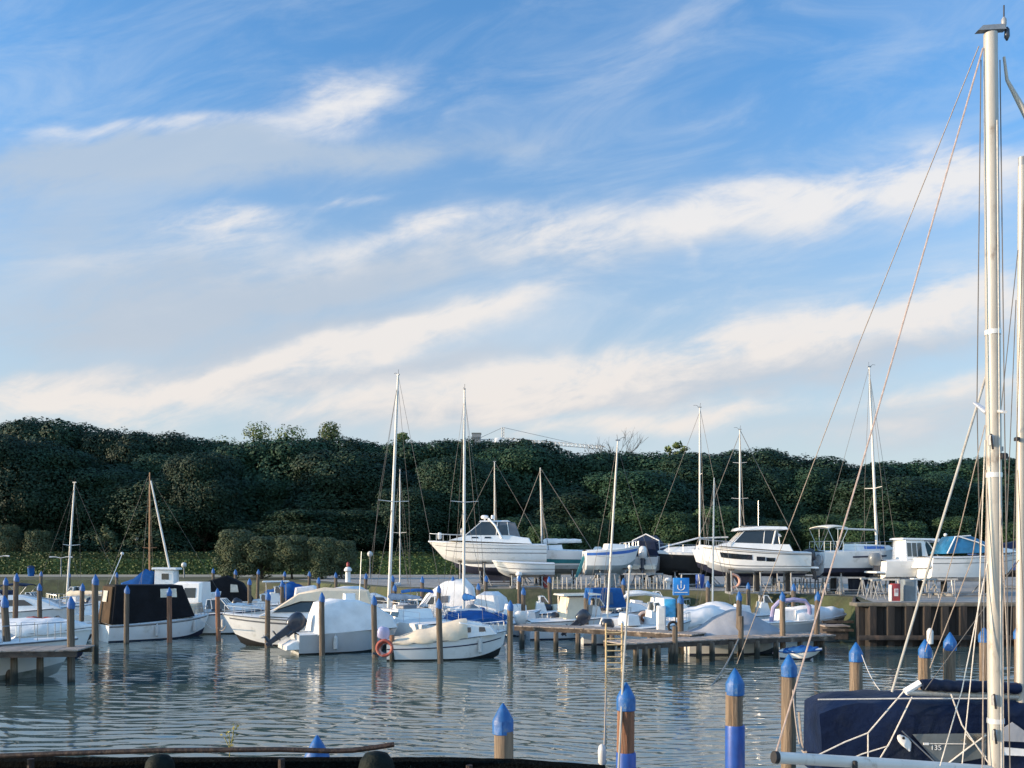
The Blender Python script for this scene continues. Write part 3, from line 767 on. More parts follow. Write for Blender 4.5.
# taller trees showing over the wood
def tall(name, label, px, Y, top_py, width, lobes_n, seed, n, m='leaf_tall', size=.34, lo=.5):
    Ht = EYE - (top_py - HY) / F * Y - LZ; r_ = random.Random(seed); e = empty(name, ((px - CX) / F * Y, Y, LZ)); lobes = []
    for i in range(lobes_n):
        a = r_.uniform(0, 6.28); q_ = r_.uniform(.1, 1.0) * width / 2; rr = width * r_.uniform(.15, .24); z = Ht * r_.uniform(lo + .12, 1.0) - rr
        lobes.append((math.cos(a) * q_, math.sin(a) * q_, z, rr, rr, rr * .75))
    lobes.append((0, 0, Ht - width * .16, width * .2, width * .2, width * .15))
    leafy('crown', lobes, n, size, m, e, seed, shell=.2); trunk(e, Ht * .85, .3, seed, 8, width * .2)
    return tag(e, label, 'tree')
tall('tree', 'tall lighter tree with a ragged broad crown rising above the left part of the wood', 258, 142, 420, 12.5, 16, 51, 9000, size=.17)
tall('tree', 'smaller ragged tree top showing over the wood just right of the tall light one', 330, 142, 421, 9.0, 11, 52, 6000, size=.17)
tall('tree', 'thin sparse leafy tree sticking up above the right half of the wood', 677, 142, 441, 4.0, 7, 53, 260, size=.28, lo=.8)
tall('tree', 'yellowish treetop on the wood crest beside the crane', 525, 138, 439, 6.0, 8, 54, 1300, m='leaf_young')
tall('tree', 'small treetop behind the wood left of the tall sailboat mast', 402, 142, 432, 6.0, 7, 55, 700)
# leafless tree
Y = 140; Ht = EYE + (HY - 430) / F * Y - LZ; e = empty('bare_tree', ((615 - CX) / F * Y, Y, LZ)); mb = MB(); r_ = random.Random(4)
mb.tube([(0, 0, -.2), (.1, 0, Ht * .45), (0, 0, Ht * .7)], [.3, .22, .15], 'bark', 8)
def twig(p, d, L_, r0, dep):
    q_ = p + d * L_; mid = p + d * L_ * .5 + Vector((r_.uniform(-1, 1), r_.uniform(-1, 1), r_.uniform(-.3, .5))) * L_ * .08
    mb.tube([p, mid, q_], [r0, r0 * .8, r0 * .55], 'bark', 4)
    if dep:
        for _ in range(3 if dep > 1 else 4): twig(q_ if r_.random() < .6 else mid, (d + Vector((r_.uniform(-1, 1), r_.uniform(-1, 1), r_.uniform(-.35, .8))) * .62).normalized(), L_ * r_.uniform(.6, .85), r0 * .55, dep - 1)
for i in range(7):
    a = i * .9; twig(Vector((0, 0, Ht * (.58 + .017 * i))), Vector((math.cos(a) * .8, math.sin(a) * .8, .9)).normalized(), Ht * .14, .10, 3)
mb.build('trunk', e, smooth=False); tag(e, 'leafless tree with bare spreading twigs above the wood by the crane arm', 'tree')
# brighter young trees along the wood's foot on the right, grey-green shrubs on the left
yp = [oak(200 + i, 11, 14, .6, 'leaf_young', n=14000, size=.20) for i in range(3)]
for i, (px, t_, w_, Y) in enumerate(((548, 524, 6.5, 108), (590, 518, 7, 110), (632, 508, 8, 112), (672, 512, 7, 110), (716, 506, 7.5, 111), (770, 520, 7, 110), (822, 514, 7, 110), (856, 520, 6, 108), (905, 521, 7.5, 109), (955, 516, 6.5, 110), (1008, 522, 7, 109))):
    put_tree(yp, px, Y, t_, w_, 'brighter green young tree at the foot of the wood behind the boatyard', 'young trees behind the boatyard', i * 1.3, i)
op = [oak(300 + i, 11, 14, .2, 'leaf_olive', n=12000, size=.20) for i in range(3)]
for i, (px, t_, w_, lab) in enumerate(((236, 529, 4.2, 'grey-green bushy shrub at the left end of the shrub row before the wood'), (262, 536, 4.8, 'grey-green shrub second from the left in the row before the wood'),
        (292, 535, 4.6, 'grey-green shrub in the middle of the row before the wood'), (322, 537, 4.2, 'grey-green shrub right of the middle one in the row before the wood'), (342, 540, 3.6, 'brownish green shrub at the right end of the shrub row'))):
    put_tree(op, px, 86, t_, w_, lab, 'shrubs on the lawn before the wood', i * 2.1, i, 'shrub').name = 'shrub' if i == 0 else 'shrub.%03d' % i
for i, (px, t_, lab) in enumerate(((6, 524, 'dull olive bush behind the hedge at the left end'), (38, 530, 'second dull olive bush behind the hedge from the left end'))):
    put_tree(op, px, 116.5, t_, 4.5, lab, 'olive bushes behind the hedge', i + .5, i + 1, 'shrub').name = 'shrub.%03d' % (i + 10)
e = empty('sapling', ((105 - CX) / F * 112, 112, LZ)); leafy('crown', [(-.6, 0, 4.2, .7, .6, .8), (.5, 0, 4.8, .8, .6, .7), (1.1, 0, 3.6, .6, .5, .7), (0, 0, 5.6, .5, .5, .6)], 420, .16, 'leaf_olive', e, 9, .3)
trunk(e, 4.2, .07, 4, 5, 1.3); tag(e, 'thin pale sapling standing in front of the dark wood above the hedge', 'tree')
# clipped hedge: lower front tier and a taller one behind
def hedge(name, label, x0, x1, y, dep, h_, seed):
    r_ = random.Random(seed); vs = []; fs = []; L_ = x1 - x0; n = int(L_ * 150)
    for _ in range(n):
        f_ = r_.random()
        if f_ < .7: p = Vector((r_.uniform(0, L_), -dep / 2 + r_.uniform(-.10, .18), r_.uniform(0, h_))); nn = Vector((0, -1, .2))
        else: p = Vector((r_.uniform(0, L_), r_.uniform(-dep / 2, dep / 2), h_ + r_.uniform(-.15, .07))); nn = Vector((0, 0, 1))
        nn = (nn + Vector((r_.uniform(-1, 1), r_.uniform(-1, 1), r_.uniform(-1, 1))) * .7).normalized(); a = nn.cross(Vector((.3, .2, 1))).normalized(); b_ = nn.cross(a); s_ = r_.uniform(.07, .14) * 1.5
        k = len(vs); vs += [p - a * s_, p - b_ * s_ * .6, p + a * s_, p + b_ * s_ * .6]; fs.append((k, k + 1, k + 2, k + 3))
    mb = MB().add(vs, fs, 'leaf_hedge'); mb.box((L_ / 2, 0, h_ / 2 - .1), (L_ - .2, dep - .3, h_ - .1), 'leaf_hedge')
    o = mb.build(name, smooth=False); o.location = (x0, y, LZ); return tag(o, label, 'hedge')
hedge('hedge', 'long low clipped green hedge across the lawn, front tier', -70, -17.5, 109, 1.5, 1.75, 1)
hedge('hedge', 'taller clipped hedge running behind the low one along the wood', -74, -8, 112.5, 1.6, 2.65, 2)
hedge('hedge', 'short clipped hedge behind the first yacht ashore', -15.5, -6, 106, 1.5, 2.1, 3)

# ------------------------------------------------------------------ far skyline: tower block and crane
Y = 300
bl = empty('tower_block', ((476.5 - CX) / F * Y, Y, LZ)); hb_ = EYE + (HY - 434) / F * Y - LZ
MB().box((0, 0, hb_ / 2), (2.9, 3, hb_), 'facade').build('wall', bl, smooth=False)
MB().box((0, 0, hb_ + .1), (3.2, 3.3, .25), 'concrete').build('roof', bl, smooth=False)
for i in range(3): MB().box((-.8 + .8 * i, -1.52, hb_ - 1.6), (.5, .05, .9), 'glass_smoke').build('window', bl, smooth=False)
tag(bl, 'grey block tower top on the skyline behind the wood', 'building')
cr = empty('tower_crane', ((503 - CX) / F * Y, Y, LZ)); zt = EYE + (HY - 440) / F * Y - LZ
def lattice(name, p0, p1, wd, n, m, r=.07):
    mb = MB(); p0, p1 = Vector(p0), Vector(p1); d = (p1 - p0).normalized(); u = d.cross(Vector((0, 1, 0))).normalized(); v = Vector((0, 1, 0))
    cs = [(u * a + v * b_) * wd / 2 for a in (-1, 1) for b_ in (-1, 1)]
    for c in cs: mb.tube([p0 + c, p1 + c], r, m, 4)
    for i in range(n):
        a, b_ = p0.lerp(p1, i / n), p0.lerp(p1, (i + 1) / n)
        mb.tube([a + cs[0], b_ + cs[2]], r * .7, m, 4); mb.tube([a + cs[1], b_ + cs[3]], r * .7, m, 4); mb.tube([a + cs[2], a + cs[0]], r * .7, m, 4)
    return mb.build(name, cr, smooth=False)
lattice('mast', (0, 0, 0), (0, 0, zt + .4), 1.3, 26, 'galv', .09)
lattice('peak', (0, 0, zt + .4), (0, 0, zt + 4.2), .7, 4, 'galv', .08)
lattice('jib', (1, 0, zt + .2), (34, 0, zt - 2.6), 1.0, 24, 'white_paint', .09)
lattice('counter_jib', (-1, 0, zt - .2), (-10, 0, zt - .5), 1.1, 7, 'white_paint', .09)
mb = MB(); mb.tube([(0, 0, zt + 4.2), (24, 0, zt - 1.2)], .07, 'galv', 4); mb.tube([(0, 0, zt + 4.2), (-9, 0, zt + .1)], .07, 'galv', 4); mb.build('tie_rod', cr)
mb = MB(); mb.box((-7.5, 0, zt - 1.6), (2.6, 1.2, 2.6), 'facade', ch=.1); mb.build('counterweight', cr)
MB().box((-1.6, -.6, zt - .4), (2.2, 1.5, 2.0), 'white_paint', ch=.15).build('cab', cr)
tag(cr, 'tower crane with a long thin white jib showing above the wood', 'crane')
# ------------------------------------------------------------------ boats afloat
def bloc(px, Y, z=0.0): return ((px - CX) / F * Y, Y, z)
BG = 'boats moored in the basin'
b = Boat('sailing_yacht', 'large white yacht with a dark hull line, its bow behind the short left dock', 'boat', bloc(-74, 30.6), 11, 9.6, 3.0, 1.08, 1.32, .5, wl=.1, rake=1.0, group=BG, bottom='antifoul_grey')
b.stripe(.58, .66, 'stripe_navy'); b.rub('stripe_grey', .03); b.pulpit(.78, .985, .6); b.lifelines(.15, .76, .6)
b.prism('cabin', [(-2.6, 1.10), (2.6, 1.30), (2.2, 1.58), (-2.4, 1.71)], 1.05, .85, 'gelcoat', ch=.08); b.panes('window', [(-1.6, 1.34), (1.2, 1.42), (.9, 1.54), (-1.5, 1.54)], 1.05, .85, (1.10, 1.71))

b = Boat('motorboat', 'white boat under a long white fabric cover behind the dock on the left', 'boat', bloc(31, 36.8), 4, 4.9, 2.0, 1.0, 1.30, group=BG)
b.cover(.02, .99, [(0, .55), (.35, .62), (.7, .50), (1, .12)], 'cover_white'); b.rub()
b = Boat('motorboat', 'small open white boat with a red cover lying between the piles near the left edge', 'boat', bloc(52, 44), 20, 4.2, 1.7, .7, .95, group=BG)
b.cover(.05, .60, [(0, .28), (.3, .52), (.6, .35), (1, .1)], 'cover_red', jit=.12); b.outboard(k=.9, tilt=.7)
b.prism('windscreen', [(.30, .85), (.55, .85), (.25, 1.25), (.15, 1.25)], .6, .5, 'glass_smoke', ch=.01)
b = Boat('motor_cruiser', 'white cabin cruiser with a low pale deckhouse at the far left edge', 'boat', bloc(26, 50), 8, 7.0, 2.5, 1.05, 1.5, group=BG)
b.prism('cabin', [(-1.6, 1.1), (2.2, 1.30), (1.2, 1.75), (-.2, 2.05), (-1.6, 2.0)], 1.0, .75, 'gelcoat', ch=.08); b.panes('window', [(-1.3, 1.45), (.7, 1.5), (.2, 1.8), (-1.3, 1.8)], 1.0, .75, (1.1, 2.05)); b.pulpit(); b.rub()
b = Boat('sailing_boat', 'white sailboat with a bare leaning white mast and a beige sail cover at the left', 'boat', bloc(80, 51), 168, 6.8, 2.3, .9, 1.2, group=BG, keelboat=True)
b.prism('cabin', [(-1.2, .95), (1.6, 1.05), (1.2, 1.35), (-1.1, 1.45)], .75, .6, 'gelcoat', ch=.06); b.panes('window', [(-.8, 1.1), (.9, 1.13), (.7, 1.26), (-.8, 1.3)], .75, .6, (.95, 1.45))
b.mast(.9, 7.1, 1.25, .055, boom=2.6, boomz=1.95, cover='cover_cream', lean=(-.55, 0), spreaders=(.50,), sw=.9); b.lifelines(.1, .8)
b = Boat('motorboat', 'white boat with a blue-grey canvas hood at the left edge', 'boat', bloc(2, 57), 5, 5.5, 2.1, .9, 1.2, group=BG)
b.prism('canvas_hood', [(-1.7, .95), (1.0, 1.05), (.4, 2.0), (-1.5, 2.1)], .9, .75, 'cover_navy', ch=.15, jit=.08); b.rub()
# boat with the black camper canvas
b = Boat('cabin_boat', 'white boat with a tall black canvas enclosure, its brown stern panel lit by the sun', 'boat', bloc(158, 46), 40, 5.3, 2.3, .82, 1.12, .3, rake=.5, group=BG, full=2.8)
b.prism('canvas_enclosure', [(-2.60, .86), (-.9, .84), (.2, 1.02), (1.55, 1.12), (.95, 2.72), (-2.35, 2.80)], 1.02, .86, 'cover_black', ch=.07, jit=.035)
b.prism('stern_panel', [(-2.66, .92), (-2.60, .92), (-2.38, 2.70), (-2.44, 2.70)], .94, .78, 'cover_brown', ch=.004)
MB().add([(-2.60, -.30, 1.95), (-2.60, .42, 1.95), (-2.52, .42, 2.50), (-2.52, -.30, 2.50), (-2.575, -.30, 1.95), (-2.575, .42, 1.95), (-2.495, .42, 2.50), (-2.495, -.30, 2.50)], [(0, 1, 2, 3), (7, 6, 5, 4), (0, 4, 5, 1), (2, 6, 7, 3), (1, 5, 6, 2), (0, 3, 7, 4)], 'vinyl_bright').build('window', b.root, smooth=False)
b.panes('window', [(-.20, 2.12), (.62, 2.12), (.60, 2.55), (-.20, 2.55)], 1.06, .90, (.84, 2.80), 'vinyl_bright', sides=(-1,))
b.fender(.42, -1); b.fender(.82, -1); b.rub('gelcoat_grey'); b.stripe(.86, .92, 'stripe_grey'); b.pulpit(.8, .98, .45)
MB().tube([(-2.2, .5, 2.8), (-1.6, .5, 4.3)], .018, 'steel', 5).ball((-1.6, .5, 4.32), .09, 'fender_white', 8).build('antenna', b.root)
# sport cruiser with the beige cover
b = Boat('motor_cruiser', 'white cruiser pointing left with a beige canvas roof over dark windows', 'boat', bloc(302, 42.6), 190, 7.2, 2.5, 1.12, 1.50, .35, rake=1.1, group=BG, full=2.0, bottom='antifoul_black')
b.rub('stripe_grey', .03); b.stripe(.80, .86, 'stripe_grey')
b.prism('cabin', [(-1.5, 1.2), (1.9, 1.45), (1.2, 1.75), (-1.5, 1.8)], 1.0, .85, 'gelcoat', ch=.06)
b.windscreen(1.3, .35, -1.6, 1.60, 2.25, .95, .72, roof=False, m='gelcoat')
b.prism('canvas_roof', [(1.25, 1.72), (.2, 2.42), (-1.0, 2.68), (-3.1, 2.55), (-3.3, 1.9), (-1.6, 2.10), (.1, 2.10)], .98, .78, 'cover_cream', ch=.10, jit=.04); b.pulpit(.75, .99, .4)
# white tarpaulin boat with big dark outboard
b = Boat('motorboat', 'boat wrapped in a white tarpaulin with its dark outboard motor tilted up at the stern', 'boat', bloc(348, 39.8), 26, 4.7, 2.15, .85, 1.15, .28, hull='gelcoat_grey', group=BG, bottom='antifoul_black')
b.prism('tarpaulin', [(-1.65, .84), (2.05, 1.02), (1.75, 1.55), (1.2, 2.0), (.3, 2.26), (-.7, 2.30), (-1.35, 2.20), (-1.55, 1.6)], 1.10, .66, 'cover_white', ch=.15, jit=.14, sub=3)
b.prism('swim_platform', [(-2.9, .22), (-2.3, .22), (-2.3, .62), (-2.55, .60), (-2.9, .40)], .85, .8, 'gelcoat', ch=.05)
b.outboard(k=1.35, tilt=.95, m='engine_dark', z=.98, x=-2.55); b.fender(.32, -1)
b.prism('antenna_base', [(-.2, 2.22), (.3, 2.22), (.3, 2.55), (-.2, 2.55)], .2, .16, 'gelcoat', ch=.05)
MB().tube([(.6, .3, 2.2), (.7, .3, 4.4)], .014, 'steel', 5).build('antenna', b.root)
# small white sailing boat / day cruiser, third along the front row
b = Boat('cabin_boat', 'small white cabin boat with cream cockpit cover and lilac outboard, stern by the life ring', 'boat', bloc(447, 36.9), 8, 4.9, 1.95, .72, 1.12, .3, rake=.45, group=BG, bottom='antifoul_black', stern=.8)
b.stripe(.60, .66, 'stripe_navy'); b.rub('stripe_grey', .02)
b.prism('cabin', [(.35, .85), (2.0, 1.02), (1.75, 1.36), (.45, 1.52)], .78, .62, 'gelcoat', ch=.06); b.panes('window', [(.62, 1.10), (.92, 1.12), (.92, 1.32), (.62, 1.32)], .78, .62, (.85, 1.52)); b.panes('window', [(1.25, 1.14), (1.52, 1.15), (1.48, 1.32), (1.25, 1.33)], .78, .62, (.85, 1.52))
b.cover(.05, .66, [(0, .10), (.35, .48), (.6, .74), (.66, .70)], 'cover_cream', skirt=.05); b.prism('hatch', [(.6, 1.50), (1.4, 1.40), (1.4, 1.47), (.6, 1.57)], .35, .33, 'gelcoat', ch=.02)
b.outboard(k=.85, tilt=.25, m='engine_lilac', z=.78); b.fender(.78, -1); b.pulpit(.78, .98, .4)
# tall-masted sailboat
b = Boat('sailing_yacht', 'white sailboat with the tallest grey mast of the basin, wide spreaders and deck clutter', 'boat', bloc(402, 45.5), 128, 8.4, 2.8, 1.0, 1.3, group=BG, keelboat=True)
b.prism('cabin', [(-1.6, 1.05), (2.2, 1.15), (1.8, 1.5), (-1.5, 1.6)], .95, .8, 'gelcoat', ch=.06); b.panes('window', [(-1.1, 1.22), (1.3, 1.27), (1.1, 1.42), (-1.1, 1.45)], .95, .8, (1.05, 1.6))
b.mast(1.35, 12.1, 1.45, .085, 'mast_white', boom=3.2, boomz=2.0, cover='cover_bluegrey', lean=(-.30, -.40), spreaders=(.46,), sw=1.15, sr=.011); b.lifelines(.08, .85, .55); b.pulpit()
MB().box((-.4, 0, 1.66), (.8, .8, .16), 'stripe_grey', ch=.03).box((.7, -.3, 1.6), (.5, .6, .2), 'cover_white', ch=.05).build('hatch', b.root); b.fender(.3, -1); b.fender(.5, 1)
# mast at the centre-left, with blue deck covers
b = Boat('sailing_yacht', 'sailboat with tall pale mast and blue cockpit covers behind the small white cabin boat', 'boat', bloc(467, 46.5), 104, 8.2, 2.6, .95, 1.2, group=BG, keelboat=True)
b.prism('cabin', [(-.6, 1.0), (2.4, 1.1), (2.0, 1.4), (-.5, 1.5)], .85, .7, 'gelcoat', ch=.06); b.panes('window', [(-.2, 1.15), (1.5, 1.2), (1.4, 1.32), (-.2, 1.35)], .85, .7, (1.0, 1.5))
b.cover(.02, .45, [(0, .18), (.25, .45), (.45, .35)], 'cover_blue', jit=.14)
b.mast(.9, 11.6, 1.35, .075, 'mast_white', boom=3.0, boomz=1.95, cover='cover_blue', lean=(.0, -.05), spreaders=(.49,), sw=.95); b.lifelines(.08, .85)
# second row, left
b = Boat('fishing_boat', 'workboat with small white wheelhouse, blue tarpaulin, brown mast and a slanting white spar', 'boat', bloc(160, 57), 4, 7.6, 2.6, 1.3, 1.9, group=BG)
wh = b.prism('wheelhouse', [(-.2, 1.5), (1.05, 1.55), (1.0, 3.32), (-.15, 3.36)], .62, .56, 'gelcoat', ch=.04)
b.prism('roof', [(-.32, 3.36), (1.2, 3.34), (1.15, 3.46), (-.28, 3.48)], .7, .66, 'deck_white', parent=wh, ch=.02); b.panes('window', [(.28, 2.72), (.72, 2.72), (.72, 3.1), (.28, 3.1)], .62, .56, (1.5, 3.36), parent=wh)
b.prism('tarpaulin', [(-2.6, 1.5), (-.3, 1.5), (-.3, 3.05), (-.8, 3.30), (-1.5, 2.75), (-2.3, 2.5)], .8, .35, 'cover_blue', ch=.15, jit=.25, sub=2)
b.mast(-.65, 8.0, 1.5, .05, 'wood_mast', boom=None, spreaders=(.40,), sw=.55, gear=False, lean=(.02, 0), sr=.007, spy=False)
MB().tube([(-.52, -.15, 8.95), (.85, -.2, 2.4)], [.05, .075], 'mast_white', 8).build('spar', b.root)
b = Boat('motorboat', 'white boat with a rounded white hardtop and black side opening behind the black canvas boat', 'boat', bloc(186, 51.5), 176, 5.2, 2.1, .95, 1.3, group=BG)
b.prism('hardtop', [(-1.2, 1.0), (1.6, 1.2), (.9, 2.35), (.2, 2.75), (-1.2, 2.72)], .92, .7, 'gelcoat', ch=.15); b.panes('window', [(-.9, 1.85), (-.2, 1.85), (-.25, 2.4), (-.9, 2.4)], .92, .7, (1.0, 2.75)); b.panes('window', [(.1, 1.8), (.8, 1.75), (.4, 2.3), (.1, 2.35)], .92, .7, (1.0, 2.75)); b.rub()
b = Boat('motorboat', 'white sports boat with pale padded deck and low screen, right of the black canvas boat', 'boat', bloc(222, 49.2), 6, 6.3, 2.3, 1.0, 1.35, group=BG, bottom='antifoul_black', full=2.0)
b.rub('stripe_navy', .035); b.prism('sun_pad', [(.2, 1.18), (2.2, 1.32), (1.6, 1.52), (.3, 1.62)], .7, .5, 'cover_white', ch=.1, jit=.04); b.windscreen(.55, .1, -.7, 1.35, 1.85, .82, .68, roof=False)
b.prism('seat', [(-2.3, 1.05), (-1.1, 1.05), (-1.2, 1.65), (-2.2, 1.6)], .75, .7, 'cover_cream', ch=.08); b.fender(.55, -1, k=.8); b.fender(.75, -1, k=.8); b.pulpit(.7, .98, .35); b.outboard(k=1.1, z=.9)
b = Boat('motorboat', 'boat under a dark navy canopy between piles in the back row on the left', 'boat', bloc(236, 63), 12, 5.2, 2.1, .9, 1.2, group=BG)
b.prism('canopy', [(-2.0, .95), (1.2, 1.05), (.5, 2.35), (-.6, 2.85), (-1.9, 2.5)], .9, .65, 'cover_black', ch=.12, jit=.08); b.panes('window', [(-.3, 1.7), (.25, 1.7), (.15, 2.2), (-.3, 2.25)], .92, .67, (.95, 2.85), 'vinyl_bright', sides=(-1,)); b.outboard(k=1.0, tilt=.6)
b = Boat('motorboat', 'white open boat with a black outboard and a tall windscreen frame in the back row', 'boat', bloc(276, 61), 14, 5.0, 2.0, .85, 1.15, group=BG)
b.prism('console', [(-.5, .95), (.4, .95), (.2, 1.75), (-.4, 1.75)], .45, .4, 'gelcoat', ch=.06); b.ttop(-.9, .9, .95, 2.45, .75, 'gelcoat'); b.outboard(k=1.15, tilt=.5, m='engine_dark', leg='engine_dark'); b.windscreen(.5, .15, -.1, 1.7, 2.15, .42, .36, roof=False); b.rub()
b = Boat('motorboat', 'boat under a bright blue tarpaulin in the back row behind the beige-roofed cruiser', 'boat', bloc(296, 67), 8, 4.4, 1.9, .85, 1.1, group=BG)
b.cover(.0, .99, [(0, .75), (.4, 1.35), (.7, .9), (1, .15)], 'cover_blue', jit=.12)
b = Boat('motorboat', 'white covered boat in the back row left of the tall grey mast', 'boat', bloc(356, 56), 70, 5.6, 2.2, .95, 1.3, group=BG)
b.prism('canvas_hood', [(-2.4, 1.0), (.8, 1.1), (.4, 2.0), (-.5, 2.35), (-2.3, 2.2)], .95, .7, 'cover_white', ch=.15, jit=.06); b.outboard(k=1.1, tilt=.3, m='engine_dark')
b = Boat('motorboat', 'low white open boat with red and white seats right of the tallest mast', 'boat', bloc(404, 55.6), 5, 5.4, 2.1, .95, 1.25, group=BG)
b.windscreen(.9, .5, -.2, 1.25, 1.75, .8, .65, roof=False); b.prism('seat', [(-1.8, 1.0), (-1.2, 1.0), (-1.25, 1.6), (-1.7, 1.6)], .7, .65, 'red_paint', ch=.05); b.prism('seat', [(-.9, 1.0), (-.4, 1.0), (-.5, 1.55), (-.85, 1.55)], .7, .65, 'cover_white', ch=.05); b.rub('stripe_grey')
b = Boat('motor_cruiser', 'cabin cruiser wrapped in a tall domed white cover, left of the pale mast', 'boat', bloc(448, 54.3), 172, 5.0, 2.3, .95, 1.15, group=BG)
b.prism('dome_cover', [(-1.7, 1.0), (1.7, 1.15), (1.2, 1.9), (.2, 2.65), (-1.0, 2.85), (-1.5, 2.3)], 1.0, .5, 'cover_white', ch=.2, jit=.08); b.panes('window', [(-.2, 1.45), (1.2, 1.4), (.9, 1.75), (-.2, 1.85)], 1.02, .52, (1.0, 2.85), 'stripe_grey'); b.stripe(.6, .7, 'stripe_navy'); b.rub(); b.outboard(k=1.1, tilt=.4, m='engine_grey')
b = Boat('motorboat', 'boat with a white hooded cover in the back row right of the pale mast', 'boat', bloc(495, 53.6), 75, 5.0, 2.0, .9, 1.2, group=BG)
b.prism('canvas_hood', [(-2.0, .95), (.7, 1.0), (.3, 1.75), (-.7, 2.10), (-1.9, 1.95)], .85, .6, 'cover_white', ch=.18, jit=.05); b.outboard(k=.95, tilt=.2, m='cover_blue')
b = Boat('motorboat', 'white boat with big dark grey outboard and blue cover, behind the small cabin boat', 'boat', bloc(507, 49.5), 38, 4.8, 1.95, .85, 1.15, group=BG)
b.outboard(k=1.5, tilt=.55, m='engine_grey'); b.cover(.0, .35, [(0, .12), (.2, .3), (.35, .2)], 'cover_blue', jit=.1); b.prism('console', [(.0, .9), (.6, .9), (.4, 1.55), (.1, 1.55)], .4, .35, 'gelcoat', ch=.05); b.rub()
# middle, behind the dock
b = Boat('motorboat', 'low white open boat moored beyond the left end of the long dock', 'boat', bloc(540, 52.6), 4, 5.2, 2.0, .8, 1.05, group=BG)
b.prism('console', [(-.3, .9), (.4, .9), (.2, 1.55), (-.2, 1.55)], .4, .35, 'gelcoat', ch=.05); b.windscreen(.45, .2, -.05, 1.5, 1.85, .36, .32, roof=False); b.prism('seat', [(-1.4, .9), (-.8, .9), (-.85, 1.35), (-1.35, 1.4)], .6, .55, 'cover_white', ch=.05); b.rub('stripe_navy', .03); b.outboard(k=.9)
b = Boat('motorboat', 'small white boat close behind the long dock beside the first blue-capped pile of the dock', 'boat', bloc(530, 48), 10, 4.0, 1.7, .65, .9, group=BG)
b.prism('console', [(-.2, .75), (.3, .75), (.2, 1.25), (-.1, 1.25)], .35, .3, 'gelcoat', ch=.04); b.outboard(k=.8, m='engine_white'); b.rub(); b.pulpit(.7, .98, .3)
b = Boat('fishing_boat', 'white centre console boat with a flat cream hardtop and a sunlit cream side curtain', 'boat', bloc(578, 46.4), 15, 5.6, 2.2, .9, 1.2, group=BG)
b.ttop(-1.1, 1.0, 1.0, 2.18, .85, 'gelcoat_cream'); b.prism('side_curtain', [(-.95, .95), (.45, .95), (.15, 2.14), (-.75, 2.14)], .74, .66, 'cover_cream', ch=.06, jit=.04); b.outboard(k=1.2, m='engine_white'); b.rub(); b.fender(.4, -1)
b = Boat('motorboat', 'white boat with a square bright blue canvas enclosure behind the dock', 'boat', bloc(612, 50.5), 8, 5.4, 2.2, .95, 1.25, group=BG)
b.prism('canvas_enclosure', [(-1.45, 1.35), (.65, 1.35), (.35, 2.42), (-1.35, 2.42)], .92, .82, 'cover_blue', ch=.06, jit=.06); b.panes('window', [(-.75, 1.55), (-.15, 1.55), (-.2, 2.2), (-.75, 2.2)], .95, .84, (1.35, 2.42), 'cover_bluegrey'); b.prism('cabin', [(.7, 1.1), (2.0, 1.2), (1.5, 1.5), (.7, 1.6)], .8, .65, 'gelcoat', ch=.06); b.rub()
b = Boat('motorboat', 'white boat with tilted black outboard, leaning slim mast and hose coil, behind the ladder', 'boat', bloc(626, 43.4), 6, 4.4, 1.85, .8, 1.05, group=BG)
b.outboard(k=1.15, tilt=.9, z=.95); b.prism('windscreen', [(.6, .95), (1.0, .95), (.6, 1.35), (.5, 1.35)], .6, .5, 'glass_smoke', ch=.01); b.prism('seat', [(-1.2, .85), (.2, .85), (.1, 1.25), (-1.1, 1.2)], .65, .6, 'cover_white', ch=.07); b.hull_window(.5, .8, .35, .7, 'stripe_navy'); b.rub()
MB().torus((.75, -.62, 1.25), .27, .075, 'rope_pink', n=18).torus((.75, -.62, 1.25), .14, .06, 'rust', n=14).build('hose_coil', b.root); b.mast(-.95, 8.9, .85, .055, lean=(.55, 0), spreaders=(.37,), sw=.8, fore=True, back=True, boom=None, spy=False)
b = Boat('motorboat', 'white boat with a curved white awning hoop over its deck, behind the dock', 'boat', bloc(645, 53), 7, 4.8, 2.0, .9, 1.2, group=BG)
mb = MB()
for y in (-.75, .75): mb.tube([(-1.5, y, 1.75), (-1.2, y, 1.98), (-.2, y, 2.05), (.6, y, 1.92), (1.2, y, 1.5), (1.7, y, 1.05)], [.10, .13, .13, .11, .07, .05], 'gelcoat', 8)
mb.tube([(-1.5, -.75, 1.75), (-1.5, .75, 1.75)], .06, 'gelcoat', 8); mb.build('awning_hoop', b.root); b.prism('seat', [(-1.6, 1.0), (.2, 1.0), (.0, 1.45), (-1.4, 1.4)], .7, .6, 'cover_white', ch=.08, jit=.05); b.rub(); b.outboard(k=1.0)
b = Boat('motorboat', 'boat under a ridged grey tarpaulin lying along the long dock', 'boat', bloc(735, 38.9), 2, 4.3, 1.9, .82, .95, group=BG, bottom='antifoul_navy', full=3.0)
b.cover(.0, .995, [(0, .12), (.44, 1.02), (.50, 1.05), (.56, 1.0), (1, .06)], 'cover_grey', skirt=.10, tent=True, jit=.03)
b = Boat('sailing_boat', 'small sailboat with slim mast and domed white deck cover behind the grey tarpaulin boat', 'boat', bloc(716, 49), 100, 6.4, 2.2, .9, 1.15, group=BG, keelboat=True)
b.cover(.02, .8, [(0, .2), (.3, .62), (.5, .75), (.8, .25)], 'cover_white', jit=.05); b.mast(.5, 7.4, 1.1, .05, spreaders=(.55,), sw=.5, lean=(0, -.10), gear=False)
b = Boat('motorboat', 'boat with white tarpaulin and padded lilac hoop, bow right, beyond the dock', 'boat', bloc(798, 46.3), 5, 5.1, 2.1, .85, 1.2, group=BG, bottom='antifoul_black', hull='gelcoat_grey')
